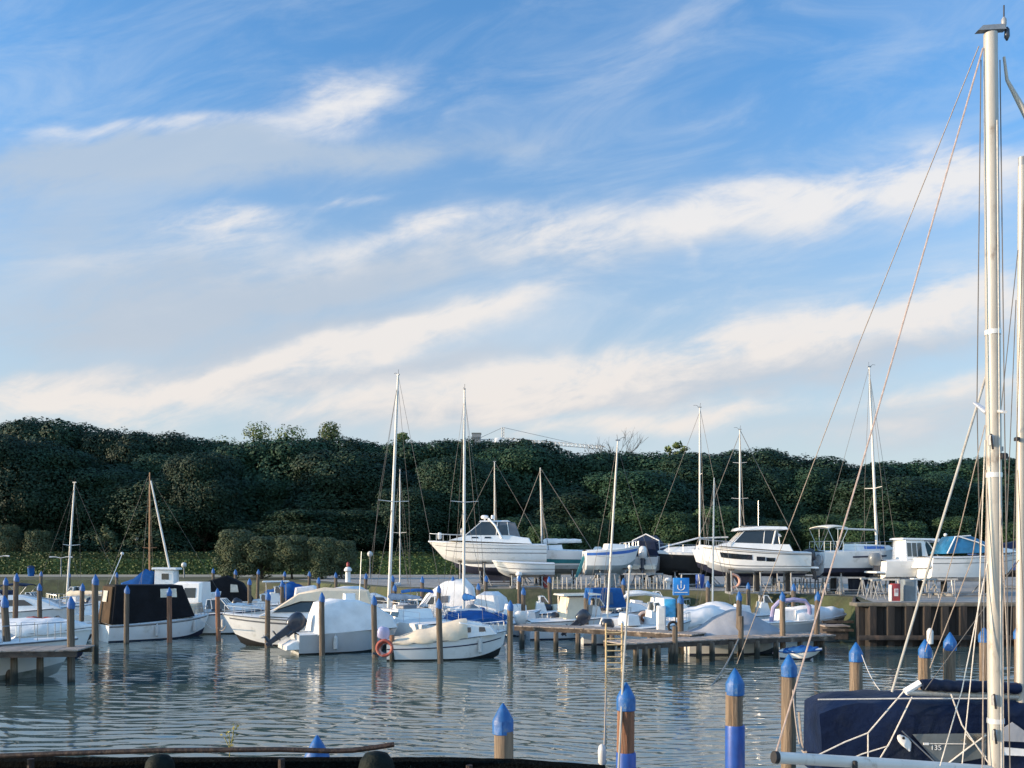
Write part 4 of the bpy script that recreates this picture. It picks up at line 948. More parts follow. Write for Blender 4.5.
b.cover(.42, .97, [(.42, .62), (.6, .70), (.8, .48), (1, .30)], 'cover_white', jit=.06); b.rub('gelcoat', .05); b.hull_window(.74, .90, .55, .80, 'stripe_navy', 'hull_stripe'); b.stripe(.82, .97, 'gelcoat')
MB().tube([(-1.75, -.85, .85), (-1.65, -.88, 1.6), (-1.35, -.88, 1.90), (-.6, -.88, 2.0), (.0, -.88, 1.92), (.22, -.88, 1.65), (.25, -.85, 1.0)], .115, 'cover_purple', 8).build('padded_hoop', b.root)
b.prism('seat', [(-1.3, .9), (-.2, .9), (-.3, 1.5), (-1.1, 1.45)], .65, .6, 'cover_white', ch=.08)
b = Boat('dinghy', 'tiny white dinghy with a blue cover under the right end of the dock', 'dinghy', bloc(802, 36.6), -35, 1.6, 1.0, .32, .45, .12, group=BG)
b.cover(.1, .9, [(0, .08), (.5, .2), (1, .06)], 'cover_blue', jit=.06, skirt=.04); b.rub('gelcoat_blue')

# ------------------------------------------------------------------ boats ashore, each on its own cradle
HG = 'boats stored ashore on the boatyard'
def cradle(b, xs, label, zb, m='galv', zg=LZ):
    """steel cradle: cross beams, keel blocks and padded props under the hull of boat b"""
    e = empty('boat_cradle', (b.root.location.x, b.root.location.y, zg), b.root.rotation_euler.z); tag(e, label, 'cradle', 'cradles under the boats ashore')
    e.scale = (b.k,) * 3; H_ = (b.root.location.z - zg) / b.k; fr = MB()
    for x in xs:
        t_ = b.t_of(x); hw = b.hb(t_) * .72; bz = H_ + b.pt(t_, -1, 1)[2] + .03; kz = H_ + b.pt(t_, -2, 1)[2]
        fr.box((x, 0, .10), (.14, hw * 2.5, .14), m)
        for sd_ in (-1, 1):
            pr = MB(); pr.tube([(x, sd_ * hw * 1.15, .15), (x, sd_ * hw * .92, bz - .04)], .045, m, 6); pr.tube([(x - .45, sd_ * hw * 1.2, .1), (x, sd_ * hw, bz * .6)], .03, m, 5); pr.box((x, sd_ * hw * .92, bz - .04), (.3, .22, .07), 'beam_wood'); pr.build('prop', e)
        MB().box((x, 0, (.17 + kz) / 2), (.2, .3, max(.05, kz - .17)), 'antifoul_black').build('keel_block', e)
    for sd_ in (-1, 1): fr.tube([(xs[0], sd_ * b.W * .35, .12), (xs[-1], sd_ * b.W * .35, .12)], .05, m, 6)
    fr.build('frame', e)
    return e
# yacht 1
zb = 3.90; b = Boat('motor_yacht', 'white motor yacht ashore with raked windscreen, grey canvas back and radar, bow left', 'boat', bloc(487, 57, zb), 183, 7.4, 2.7, .98, 1.22, .22, rake=1.3, group=HG, bottom='gelcoat')
b.stripe(.42, .47, 'stripe_grey', t1=.9); b.stripe(.70, .73, 'stripe_grey'); b.rub('gelcoat', .03)
b.prism('cabin', [(-2.8, 1.05), (2.4, 1.28), (1.2, 1.62), (-.8, 1.72), (-2.6, 1.4)], 1.15, .95, 'gelcoat', ch=.07); b.panes('window', [(.55, 1.40), (1.0, 1.40), (.95, 1.50), (.6, 1.50)], 1.15, .95, (1.05, 1.72)); b.panes('window', [(-.25, 1.40), (.2, 1.40), (.15, 1.50), (-.2, 1.50)], 1.15, .95, (1.05, 1.72))
b.windscreen(1.35, .35, -1.35, 1.60, 2.45, 1.0, .70); b.prism('canvas_back', [(-.7, 1.55), (-2.1, 1.35), (-1.75, 2.40), (-.75, 2.52)], .98, .72, 'stripe_grey', ch=.06, jit=.03)
MB().tube([(-.9, -1.05, 1.4), (-.5, -.95, 2.2), (-.1, -.75, 2.62), (-.1, .75, 2.62), (-.5, .95, 2.2), (-.9, 1.05, 1.4)], .07, 'gelcoat', 8).build('radar_arch', b.root)
MB().lathe([(.20, 0), (.24, .05), (.24, .16), (.15, .22), (0, .23)], 'gelcoat', 14, (.15, 0, 2.66)).box((.15, 0, 2.6), (.12, .12, .2), 'gelcoat').box((-.35, .2, 2.75), (.2, .2, .25), 'gelcoat', ch=.04).build('radar', b.root)
b.pulpit(.70, .99, .5, 5); MB().lathe([(.1, 0), (.13, .1), (.13, .3), (.1, .42), (0, .44)], 'fender_white', 10, (3.0, -.2, 1.36)).build('fender', b.root); MB().lathe([(.12, 0), (.15, .1), (.15, .35), (.1, .45), (0, .47)], 'engine_grey', 10, (1.55, -.55, 1.62)).build('life_raft', b.root)
cradle(b, (-2.2, .2, 1.7), 'steel cradle under the motor yacht with the radar', zb)
zb = 3.18; b = Boat('motorboat', 'low open white hull ashore in front of the yacht stern, bow to the left', 'boat', bloc(523, 54.3, zb), 184, 3.7, 1.7, .55, .72, .28, group=HG, bottom='gelcoat_grey')
b.stripe(.3, .36, 'stripe_navy'); b.rub('gelcoat_grey'); cradle(b, (-1.1, .7), 'low cradle under the open white hull', zb)
zb = 3.55; b = Boat('sailing_boat', 'white sailboat ashore with a broad teal stripe and a white outboard on its stern', 'boat', bloc(551, 58.5, zb), 175, 5.6, 2.1, .95, 1.2, .5, group=HG, bottom='antifoul_grey', keelboat=True)
b.stripe(.12, .40, 'stripe_teal'); b.prism('cabin', [(-.8, 1.0), (1.8, 1.1), (1.5, 1.3), (-.7, 1.38)], .7, .6, 'gelcoat', ch=.05); b.outboard(k=1.05, m='engine_white', leg='engine_white', z=.6); b.mast(.6, 5.2, 1.2, .045, boom=2.6, boomz=1.5, lean=(.1, 0), gear=False, back=True, spreaders=(.6,), sr=.02, cover='cover_white'); cradle(b, (-1.4, 1.0), 'cradle under the teal striped sailboat', zb)
zb = 3.55; b = Boat('sailing_boat', 'white sailboat ashore with light blue stripe and hanging pale blue rudder, bow right', 'boat', bloc(612, 56, zb), 8, 3.5, 1.9, .95, 1.25, .55, group=HG, bottom='antifoul_grey', keelboat=True, stern=.7)
b.stripe(.70, .88, 'stripe_blue'); b.prism('cabin', [(-.5, 1.0), (1.2, 1.15), (.9, 1.36), (-.4, 1.42)], .65, .55, 'gelcoat', ch=.05); b.pulpit(.7, .98, .35)
MB().prism([(-1.85, .65), (-1.70, .65), (-1.95, -.25), (-2.25, -.75), (-2.35, -.65)], .04, .04, 'antifoul_teal', ch=.01).build('rudder', b.root); MB().tube([(-1.8, 0, .8), (-2.1, .2, -.9), (-2.3, .3, -1.5)], .03, 'galv', 5).tube([(-1.7, -.25, .8), (-2.0, -.05, -.9), (-2.2, .05, -1.5)], .03, 'galv', 5).build('boarding_ladder', b.root)
cradle(b, (-.9, .7), 'cradle under the blue striped sailboat', zb)
zb = 3.2; b = Boat('motorboat', 'motorboat ashore under a dark navy canvas with a pale hoop, stern towards the water', 'boat', bloc(650, 60, zb), 72, 5.2, 2.2, .95, 1.25, .4, group=HG, hull='gelcoat_grey', bottom='antifoul_navy')
b.prism('canvas_hood', [(-2.3, 1.0), (.8, 1.1), (.4, 1.9), (-.8, 2.35), (-2.2, 1.95)], 1.0, .72, 'cover_navy', ch=.16, jit=.05); MB().tube([(-2.0, -.95, 1.1), (-1.7, -.85, 2.0), (-1.6, 0, 2.42), (-1.7, .85, 2.0), (-2.0, .95, 1.1)], .045, 'gelcoat', 6).build('radar_arch', b.root)
b.outboard(k=1.4, m='engine_white', tilt=.25, z=.7); b.prism('swim_platform', [(-3.0, .15), (-2.5, .15), (-2.5, .5), (-3.0, .4)], .85, .8, 'gelcoat_cream', ch=.05); cradle(b, (-1.6, .8), 'cradle under the navy hooded motorboat', zb)
zb = 3.35; b = Boat('sailing_yacht', 'dark hulled sailboat ashore with a white deck edge and an angled bare boom', 'boat', bloc(688, 58, zb), 176, 5.4, 2.2, 1.0, 1.2, .45, group=HG, hull='antifoul_black', bottom='antifoul_black', keelboat=True)
b.stripe(.84, 1.0, 'gelcoat'); b.prism('cabin', [(-1.0, 1.05), (1.7, 1.15), (1.3, 1.42), (-.9, 1.5)], .75, .6, 'gelcoat', ch=.05); b.mast(-.75, 9.0, 1.4, .06, spreaders=(.52,), sw=.8, boom=1.8, boomz=2.0, gear=True, lean=(0, 0), sr=.012); b.lifelines(.1, .9, .5)
MB().tube([(-.8, .1, 2.05), (1.9, .1, 1.35)], .05, 'alu', 8).build('spinnaker_pole', b.root); b.prism('swim_platform', [(-2.9, .3), (-2.5, .3), (-2.5, .95), (-2.8, .9)], .7, .6, 'gelcoat', ch=.06); cradle(b, (-1.5, .9), 'cradle under the dark hulled sailboat', zb)
zb = 3.3; b = Boat('sailing_yacht', 'white sailboat ashore hidden behind the pilothouse boat, its bare mast and long backstay showing', 'boat', bloc(748, 62, zb), 176, 7.6, 2.5, 1.0, 1.3, .5, group=HG, keelboat=True, bottom='antifoul_navy')
b.prism('cabin', [(-1.2, 1.05), (2.0, 1.2), (1.6, 1.45), (-1.1, 1.5)], .8, .65, 'gelcoat', ch=.05); b.mast(.55, 8.2, 1.4, .06, spreaders=(.42, .72), sw=.7, boom=2.8, boomz=2.2, sr=.02, cover='cover_white', spy=False); cradle(b, (-1.8, 1.4), 'cradle under the sailboat behind the pilothouse boat', zb)
zb = 3.45; b = Boat('pilothouse_boat', 'white pilothouse boat ashore with flat white roof and dark slit hull windows, bow left', 'boat', bloc(752, 51.6, zb), 176, 6.1, 2.5, .92, 1.36, .24, rake=.7, group=HG, bottom='gelcoat_grey', full=3.2, stern=.95)
b.hull_window(.83, .54, .46, .74); b.hull_window(.50, .42, .42, .66); b.hull_window(.41, .33, .40, .63); b.stripe(.10, .14, 'stripe_grey', t1=.92); b.stripe(.86, .90, 'stripe_grey'); b.rub('gelcoat_grey', .03)
b.prism('cabin', [(-2.1, 1.0), (2.0, 1.32), (1.5, 1.52), (-1.9, 1.4)], 1.05, .95, 'gelcoat', ch=.05); b.windscreen(1.25, .55, -1.35, 1.45, 2.20, .95, .80, glass='glass_dark', rt=.0, roof=False)
b.prism('roof', [(1.05, 2.18), (.95, 2.34), (-.4, 2.44), (-1.75, 2.40), (-1.85, 2.24), (-.3, 2.20)], .98, .90, 'gelcoat', ch=.05); MB().tube([(-.95, -.96, 1.4), (-1.15, -.86, 2.22)], .05, 'gelcoat', 6).tube([(-.95, .96, 1.4), (-1.15, .86, 2.22)], .05, 'gelcoat', 6).build('pillar', b.root)
b.prism('swim_platform', [(-3.5, .05), (-3.0, .05), (-3.0, .17), (-3.5, .15)], 1.0, .98, 'gelcoat', ch=.03); b.outboard(k=1.25, m='engine_dark', z=.35, x=-3.2, tilt=.3); b.pulpit(.72, .98, .38, 4)
MB().tube([(-.3, .3, 2.42), (-.3, .3, 3.9)], .012, 'steel', 4).box((.2, 0, 2.46), (.9, .7, .06), 'glass_smoke', ch=.02).build('roof_hatch', b.root); cradle(b, (-2.0, -.3, 1.3), 'cradle under the white pilothouse boat', zb)
zb = 3.45; b = Boat('sailing_yacht', 'white sailboat ashore with rounded sunlit stern, navy underside and tall mast, bow right', 'boat', bloc(858, 52.4, zb), 14, 5.4, 2.3, .98, 1.15, .5, group=HG, bottom='antifoul_navy', stern=.72, keelboat=True, rake=.3)
b.stripe(.62, .72, 'stripe_navy', t0=.3, t1=.75); b.prism('cabin', [(-.6, 1.0), (2.0, 1.12), (1.6, 1.38), (-.5, 1.46)], .8, .65, 'gelcoat', ch=.06); b.panes('window', [(-.1, 1.14), (1.3, 1.18), (1.2, 1.30), (-.1, 1.33)], .8, .65, (1.0, 1.46), 'stripe_blue')
b.mast(1.25, 10.4, 1.38, .075, spreaders=(.32,), sw=.95, boom=2.7, boomz=2.28, lean=(-.5, 0), gear=True, sr=.012); b.bimini(-2.6, -1.3, 2.55, .95, 'gelcoat_cream'); b.pulpit(0, .2, .6, 3, aft=True); b.lifelines(.2, .85, .5)
MB().torus((-2.78, -.35, .55), .30, .04, 'gelcoat_grey', axis='x', n=18).build('stern_port', b.root); cradle(b, (-1.6, .9), 'cradle under the sailboat with the rounded stern', zb)
zb = 3.15; b = Boat('cabin_boat', 'small white cabin boat ashore with outboard and barred windows, beside the round-sterned sailboat', 'boat', bloc(909, 50.6, zb), 6, 3.5, 1.9, .75, .95, .3, group=HG, bottom='gelcoat')
b.prism('cabin', [(-.65, .8), (.75, .95), (.55, 1.95), (-.6, 1.95)], .75, .62, 'gelcoat', ch=.05)
for k in range(3): b.panes('window', [(-.50 + .30 * k, 1.02), (-.25 + .30 * k, 1.02), (-.26 + .30 * k, 1.78), (-.50 + .30 * k, 1.78)], .75, .62, (.8, 1.95), 'glass_smoke')
b.prism('roof', [(-.8, 1.96), (.9, 1.94), (1.5, 1.80), (1.4, 2.02), (-.75, 2.06)], .75, .7, 'gelcoat', ch=.03); b.windscreen(1.35, .75, .5, 1.0, 1.85, .68, .58, roof=False); b.outboard(k=1.25, m='engine_grey', z=.45); b.prism('swim_platform', [(-2.3, .1), (-1.7, .1), (-1.7, .22), (-2.3, .2)], .7, .68, 'gelcoat', ch=.02); b.hull_window(.55, .85, .45, .75, 'stripe_navy', 'hull_stripe'); cradle(b, (-1.0, .7), 'cradle under the small cabin boat', zb)
zb = 3.2; b = Boat('motorboat', 'white speedboat ashore with a tall blue windscreen canopy, in front of the near mast', 'boat', bloc(972, 49.3, zb), 4, 5.5, 2.3, .90, 1.10, .40, rake=1.0, group=HG, bottom='gelcoat', full=2.0)
b.prism('canopy', [(-1.95, 1.12), (.65, 1.15), (.35, 1.75), (-.5, 2.12), (-1.35, 2.05)], .95, .68, 'vinyl_blue', ch=.10, jit=.02); MB().tube([(-1.2, -.72, 2.06), (-.2, -.85, 1.75), (.75, -.95, 1.25)], .035, 'gelcoat', 6).tube([(-1.95, -.96, 1.14), (-1.35, -.70, 2.04), (-.5, -.70, 2.10)], .035, 'gelcoat', 6).build('canopy_hoop', b.root)
b.prism('deck_pad', [(.6, 1.1), (2.3, 1.22), (1.7, 1.42), (.7, 1.50)], .75, .6, 'gelcoat', ch=.08); b.stripe(.62, .66, 'stripe_grey'); b.rub('gelcoat_grey', .03); b.prism('swim_platform', [(-3.1, .35), (-2.6, .35), (-2.6, .95), (-2.9, .9)], .9, .8, 'gelcoat', ch=.1); b.pulpit(.7, .98, .3)
MB().ball((-1.4, .2, 2.16), .10, 'fender_white', 8).build('navigation_light', b.root); cradle(b, (-1.6, .9), 'cradle under the speedboat with the blue canopy', zb)
for o in [x for x in COL.objects if x.name.startswith('hull') and False]: pass
zb = 3.2; b = Boat('motorboat', 'navy covered boat ashore at the right edge behind the speedboat', 'boat', bloc(1015, 60, zb), 170, 6.0, 2.3, .95, 1.25, .4, group=HG, hull='gelcoat_blue', bottom='antifoul_black')
b.cover(.0, .99, [(0, .5), (.4, 1.1), (.7, .7), (1, .1)], 'cover_navy'); cradle(b, (-1.5, 1.2), 'cradle under the navy covered boat at the right edge', zb)

# smaller craft filling the back rows
def small(label, px, Y, yaw, L=4.8, W=1.95, style='open', cov='cover_white', eng='engine_dark', hull='gelcoat', cat='boat', mast=None, z0=0):
    b = Boat('sailing_boat' if mast else 'motorboat', label, cat, bloc(px, Y, z0), yaw, L, W, .85 + .04 * (L - 4.8), 1.15 + .05 * (L - 4.8), .3, hull=hull, group=BG, bottom='antifoul_black', keelboat=bool(mast))
    if style == 'open':
        b.prism('console', [(-.3, .95), (.4, .95), (.2, 1.65), (-.2, 1.65)], .4, .35, 'gelcoat', ch=.05); b.windscreen(.45, .2, -.05, 1.6, 2.0, .38, .33, roof=False)
        b.prism('seat', [(-1.5, .95), (-.8, .95), (-.9, 1.45), (-1.45, 1.5)], .65, .55, cov, ch=.06); b.pulpit(.72, .98, .4)
    elif style == 'cover': b.cover(.02, .98, [(0, .35), (.35, .75), (.6, .85), (1, .1)], cov, jit=.07)
    elif style == 'cabin':
        b.prism('cabin', [(-.3, .95), (1.5, 1.1), (.9, 1.75), (.2, 2.05), (-.3, 2.0)], .75, .58, 'gelcoat', ch=.08); b.panes('window', [(.0, 1.45), (.85, 1.45), (.6, 1.8), (.0, 1.85)], .75, .58, (.95, 2.05)); b.pulpit(.72, .98, .4)
    elif style == 'hood': b.prism('canvas_hood', [(-1.9, .92), (.8, 1.0), (.4, 1.7), (-.6, 2.15), (-1.8, 2.0)], .85, .62, cov, ch=.16, jit=.06)
    elif style == 'bimini': b.bimini(-1.3, .5, 2.35, .85, cov); b.prism('seat', [(-1.5, .95), (-.8, .95), (-.9, 1.5), (-1.45, 1.55)], .65, .55, 'cover_white', ch=.06); b.windscreen(1.0, .6, .3, 1.2, 1.7, .7, .55, roof=False)
    if mast: b.mast(.5, mast, 1.15, .05, boom=L * .4, boomz=1.9, cover=cov, spreaders=(.5,), sw=.7, sr=.008); b.prism('cabin', [(-.4, 1.0), (1.4, 1.1), (1.1, 1.35), (-.4, 1.4)], .6, .5, 'gelcoat', ch=.05)
    else: b.outboard(k=1.05, m=eng, leg='engine_dark', tilt=rng.choice([0, .2, .6]))
    b.rub('stripe_grey', .02); b.fender(.45, -1, k=.8)
    return b
for a in (('white open boat at the far left edge behind the grey pile', -6, 52, 10, 5.2, 2.0, 'open'), ('white boat with a navy bimini in the second row at the left edge', 24, 62, 6, 5.0, 2.0, 'bimini', 'cover_navy'),
          ('white cabin boat between the bare leaning mast and the black canvas boat', 100, 56, 8, 5.4, 2.1, 'cabin'), ('open boat with cream cushions behind the bare leaning mast', 76, 64, 170, 4.8, 1.9, 'open', 'cover_cream'),
          ('white boat under a grey cover behind the black canvas boat', 128, 63, 10, 5.0, 2.0, 'cover', 'cover_grey'), ('white cabin boat in the back row left of the navy canopy boat', 206, 64, 5, 5.2, 2.0, 'cabin'),
          ('white open boat with a low screen right of the sports boat', 262, 52, 8, 4.6, 1.9, 'open'), ('white hooded boat in the back row behind the beige canvas roof', 322, 63, 6, 5.0, 2.0, 'hood'),
          ('white cabin boat between the tarpaulin boat and the tallest mast', 372, 52.5, 15, 5.2, 2.0, 'cabin'), ('white boat with a blue bimini just right of the tallest mast', 424, 51.3, 8, 4.8, 2.0, 'bimini', 'cover_blue'),
          ('white open boat in front of the white domed cover', 436, 48.8, 172, 3.6, 1.7, 'open'),
          ('white boat with a cream cover behind the cream hardtop boat', 588, 55, 8, 4.6, 1.8, 'cover', 'cover_cream'), ('white open boat left of the square blue canvas enclosure', 594, 47, 12, 4.2, 1.8, 'open'),
          ('white cabin boat just behind the white service locker', 664, 47.5, 10, 4.8, 1.9, 'cabin'), ('white open boat beyond the service locker, near the bank', 655, 55.6, 6, 4.6, 1.9, 'open'),
          ('white open boat under the lilac hoop', 762, 50.5, 6, 4.8, 1.9, 'open', 'cover_white'), ('low white boat with a grey cover between dock and tarpaulin hoop boat', 700, 44.5, 8, 4.2, 1.8, 'cover', 'cover_white'),
          ('white sailing dinghy with a thin mast behind the tallest mast', 398, 68, 80, 5.6, 2.0, 'none', 'cover_white', 'engine_dark', 'gelcoat', 'boat', 9.6),
          ('white open boat at the dock right of the hose coil boat', 652, 42.6, 14, 4.0, 1.8, 'open', 'cover_white')): small(*a)
zb = 3.3; b = Boat('sailing_yacht', 'white sailboat ashore behind the radar yacht, only its thin mast clearly showing', 'boat', bloc(500, 66, zb), 178, 7.4, 2.4, .95, 1.2, .5, group=HG, keelboat=True, bottom='antifoul_navy')
b.prism('cabin', [(-1.2, 1.0), (2.0, 1.15), (1.6, 1.4), (-1.1, 1.45)], .8, .65, 'gelcoat', ch=.05); b.mast(.4, 6.4, 1.4, .05, spreaders=(.55,), sw=.6, boom=2.6, boomz=2.0, sr=.015, cover='cover_white'); cradle(b, (-1.8, 1.4), 'cradle under the sailboat behind the radar yacht', zb)
# ------------------------------------------------------------------ mooring piles with blue caps
PG = 'blue capped mooring piles'
def pile_proto(m, seed, h_=3.2, r=.135):
    e = empty('mooring_pile'); r_ = random.Random(seed); mb = MB(); n = 14; rows = []
    for i in range(9):
        k = i / 8; z = -1.0 + (h_ + .62) * k; cx, cy = .012 * math.sin(3 * k + seed), .012 * math.cos(2 * k + seed)
        rows.append([(cx + r * (1.06 - .07 * k) * (1 + .035 * noise.noise(Vector((math.cos(2 * PI * j / n) * 1.6, math.sin(2 * PI * j / n) * 1.6, k * 3 + seed)))) * math.cos(2 * PI * j / n),
                      cy + r * (1.06 - .07 * k) * (1 + .035 * noise.noise(Vector((math.sin(2 * PI * j / n) * 1.6, math.cos(2 * PI * j / n) * 1.6, k * 3 + seed)))) * math.sin(2 * PI * j / n), z) for j in range(n)])
    mb.rings(rows, m, closed=True); mb.build('post', e, angle=60)
    c = MB(); c.lathe([(r * .99, h_ - .43), (r * 1.08, h_ - .42), (r * 1.09, h_ - .25), (r * 1.03, h_ - .22), (r * .55, h_ - .10), (r * .12, h_ - .01), (.004, h_)], 'cap_blue', 14, jitter=.012)
    c.build('cap', e, angle=24)
    return e
PPROTO = {k: pile_proto(m_, i + 1) for i, (k, m_) in enumerate((('d', 'wood_pole'), ('p', 'wood_pole_pale'), ('r', 'wood_pole_rust')))}
pused = set()
def pile(px, top, Y, kind, label, tilt=(0, 0), k=1.0, h_=None):
    """a pile whose cap top stands at height h_ (or where the picture row puts it)"""
    z = EYE - (top - HY) / F * Y if h_ is None else h_
    p = PPROTO[kind]
    o = copy_tree(p)
    o.location = ((px - CX) / F * Y, Y, z - 3.2); o.rotation_euler = (tilt[0], tilt[1], rng.uniform(0, 6.28) if tilt == (0, 0) else 0); o.scale = (k, k, 1)
    return tag(o, label, 'mooring pile', PG)
# near the quay
near = [(503, 703, 12.4, 'p', 'closest blue capped wooden pile in mid picture, by the quay net'), (626, 682, 13.6, 'r', 'wooden pile with blue cap and blue lower sleeve beside a white pole and ladder'),
        (735, 668, 14.2, 'p', 'pale wooden pile with blue cap and a long blue sleeve below'), (789, 654, 17.0, 'p', 'pale blue capped pile just left of the navy boat tent, a pink rope crossing it'),
        (856, 642, 19.5, 'p', 'blue capped pile behind the left half of the navy boat tent'), (925, 639, 20.6, 'p', 'blue capped pile left of the closest pair behind the rolled sail cover'),
        (950, 632, 20.8, 'p', 'right blue capped pile of the pair behind the rolled sail cover'), (984, 627, 25.0, 'p', 'slim blue capped pile just left of the near silver mast'), (1019, 624, 25.5, 'p', 'blue capped pile at the right edge beside the second mast'),
        (317, 735, 10.6, 'd', 'blue cone cap of a pile rising behind the rusty quay rail')]
for a in near:
    o = pile(*a)
    if 'sleeve' in a[4]:
        low = {626: 752, 735: 725}[a[0]]; zt = EYE - (low - HY) / F * a[2] - o.location.z; mb = MB(); mb.lathe([(.145, .2), (.152, .22), (.152, zt - .03), (.146, zt)], 'sleeve_blue', 14); mb.build('sleeve', o); o.children[-1].scale = (1, 1, 1)
far = [(10, 595, 30.6, 'd', 'weathered pile leaning left at the outer edge of the left dock', (0, R(-3.5))), (71, 596, 30.0, 'd', 'greenish pile at the corner of the left wooden dock'), (95, 574, 35.0, 'd', 'tall dark brown pile left of the black canvas boat'),
       (126, 585, 43.0, 'd', 'thin grey pile in front of the black canvas boat stern'), (170, 587, 43.5, 'r', 'reddish pile in front of the middle of the black canvas boat'), (219, 588, 44.5, 'r', 'reddish pile right of the black canvas boat bow'),
       (267, 591, 41.0, 'd', 'brown pile in front of the beige roofed cruiser'), (322, 592, 38.0, 'd', 'dark pile in front of the white tarpaulin boat stern'), (375, 595, 37.2, 'd', 'pale edged pile between the tarpaulin boat and the life ring'),
       (440.5, 598, 35.2, 'd', 'dark pile in front of the small white cabin boat'), (510, 600, 35.6, 'p', 'pile with sunlit edge at the left end of the long dock'),
       (14.5, 573, 44, 'd', 'dark brown pile near the left edge behind the moored yacht'), (5, 577, 46, 'd', 'grey pile touching the left edge behind the moored yacht'), (40, 583, 48, 'd', 'slim pile left of the red covered boat'), (81, 583, 47.5, 'd', 'slim pile right of the bare leaning mast'),
       (41, 571, 72, 'd', 'distant pile in the back row above the red covered boat'), (70, 572, 73, 'd', 'distant pile in the back row beside the bare leaning mast'), (117, 572, 71, 'd', 'distant pile behind the black canvas boat stern'),
       (214, 568, 72, 'd', 'distant pile left of the dark navy canopy boat'), (236, 569, 66, 'd', 'distant pile in front of the dark navy canopy boat'), (257, 569, 70, 'd', 'distant slim pile right of the dark navy canopy boat'), (250, 578, 54, 'd', 'mid distance pile between the navy canopy boat and the sports boat'),
       (284, 571, 69, 'd', 'taller pile of the pair beside the blue tarpaulin boat'), (282, 580, 56, 'd', 'shorter pile of the pair beside the blue tarpaulin boat'), (309, 571, 70, 'd', 'distant pile right of the blue tarpaulin boat'), (318, 577, 58, 'd', 'pile behind the beige canvas roof, third from the lamp'), (337, 572, 65, 'd', 'distant pile just left of the red topped lamp'),
       (365, 573, 60, 'd', 'distant pile between the red topped lamp and the tallest mast'), (392, 575, 56, 'd', 'pile just right of the tallest mast, farther one'), (394.5, 584, 52, 'd', 'pile just right of the tallest mast, nearer one'), (422, 576, 55.5, 'd', 'pile left of the white domed cover'),
       (452, 576, 54, 'd', 'tall pile in front of the white domed cover'), (438.5, 585, 48, 'd', 'short pile behind the dark pile of the small cabin boat'), (485, 575, 56, 'd', 'distant pile left of the white bollard lamp'), (478, 583, 53.5, 'd', 'pile right of the pale centre mast'),
       (519.5, 575, 56, 'd', 'slim far pile behind the left end of the long dock'), (523, 587, 47, 'd', 'pile standing behind the left end of the long dock'), (551, 576, 56, 'd', 'slim pile left of the cream hardtop boat'), (586.5, 590, 44.5, 'd', 'pile in front of the cream hardtop boat'), (624.5, 578, 53, 'd', 'teal stained pile between the leaning mast and the white pole'),
       (708, 580, 50, 'd', 'slim dark pile in front of the white domed deck cover'), (738.5, 591, 38.2, 'd', 'dark pile at the dock in front of the grey tarpaulin boat'), (749, 582, 50.5, 'd', 'pile left of the lilac hoop near the life ring'), (783, 591, 37.6, 'p', 'tall pile at the dock before the lilac hoop'), (793, 583, 47, 'd', 'pile right of the lilac hoop'), (815.5, 591, 38.4, 'd', 'pile at the right end of the long dock')]
for a in far:
    o = pile(*a, k=.86)
    if len(a) == 5: o.rotation_euler = (R(rng.gauss(0, .9)), R(rng.gauss(0, 1.0)), 0)

# ------------------------------------------------------------------ wooden docks on posts
def dock(name, label, pts, wd, z, posts, th=.14, boards=True):
    e = empty(name, (pts[0][0], pts[0][1], 0)); tag(e, label, 'dock'); o3 = Vector((pts[0][0], pts[0][1], 0))
    P = [Vector((p[0], p[1], 0)) - o3 for p in pts]
    dk = MB(); fr = MB()
    for a, b_ in zip(P, P[1:]):
        d = (b_ - a); L_ = d.length; d.normalize(); n_ = Vector((-d.y, d.x, 0)); ang = math.atan2(d.y, d.x); i = 0; s_ = 0
        while s_ < L_:
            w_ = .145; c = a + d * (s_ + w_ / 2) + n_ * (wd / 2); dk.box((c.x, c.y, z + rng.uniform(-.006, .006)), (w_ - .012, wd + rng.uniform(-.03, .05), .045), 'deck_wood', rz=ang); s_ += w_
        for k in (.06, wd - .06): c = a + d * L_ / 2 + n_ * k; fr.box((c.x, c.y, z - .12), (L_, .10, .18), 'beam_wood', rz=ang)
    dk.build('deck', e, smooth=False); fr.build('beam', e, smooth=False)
    for x, y, top in posts:
        mb = MB(); hh = top; mb.lathe([(.12, -1.0), (.115, .3), (.105, hh), (.06, hh + .02)], 'wood_pole', 10, jitter=.04); p = mb.build('dock_post', e); p.location = (x - o3.x, y - o3.y, 0)
    return e
def gpt(px, py, z): v = atg(px, py, z); return (v.x, v.y)
A = [gpt(514, 626, .95), gpt(600, 629.5, .95), gpt(690, 635, .95)]
B_ = [gpt(624, 644.5, .85), gpt(735, 639.0, .85), gpt(835, 635.5, .85)]
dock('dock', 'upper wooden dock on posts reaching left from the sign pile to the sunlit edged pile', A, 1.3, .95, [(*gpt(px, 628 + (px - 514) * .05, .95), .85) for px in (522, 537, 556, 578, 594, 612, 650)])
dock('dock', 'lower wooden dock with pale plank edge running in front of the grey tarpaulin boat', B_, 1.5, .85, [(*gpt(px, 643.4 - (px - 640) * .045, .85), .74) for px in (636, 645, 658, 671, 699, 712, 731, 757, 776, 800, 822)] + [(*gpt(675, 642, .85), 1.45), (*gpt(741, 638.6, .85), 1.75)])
dock('dock', 'short grey wooden dock at the left edge of the basin', [(-22.5, 28.0), gpt(76, 650.5, 1.15)], 1.6, 1.15, [(*gpt(14, 654, 1.0), .98), (*gpt(40, 653, 1.0), .98), (*gpt(-30, 654, 1.0), .98)])
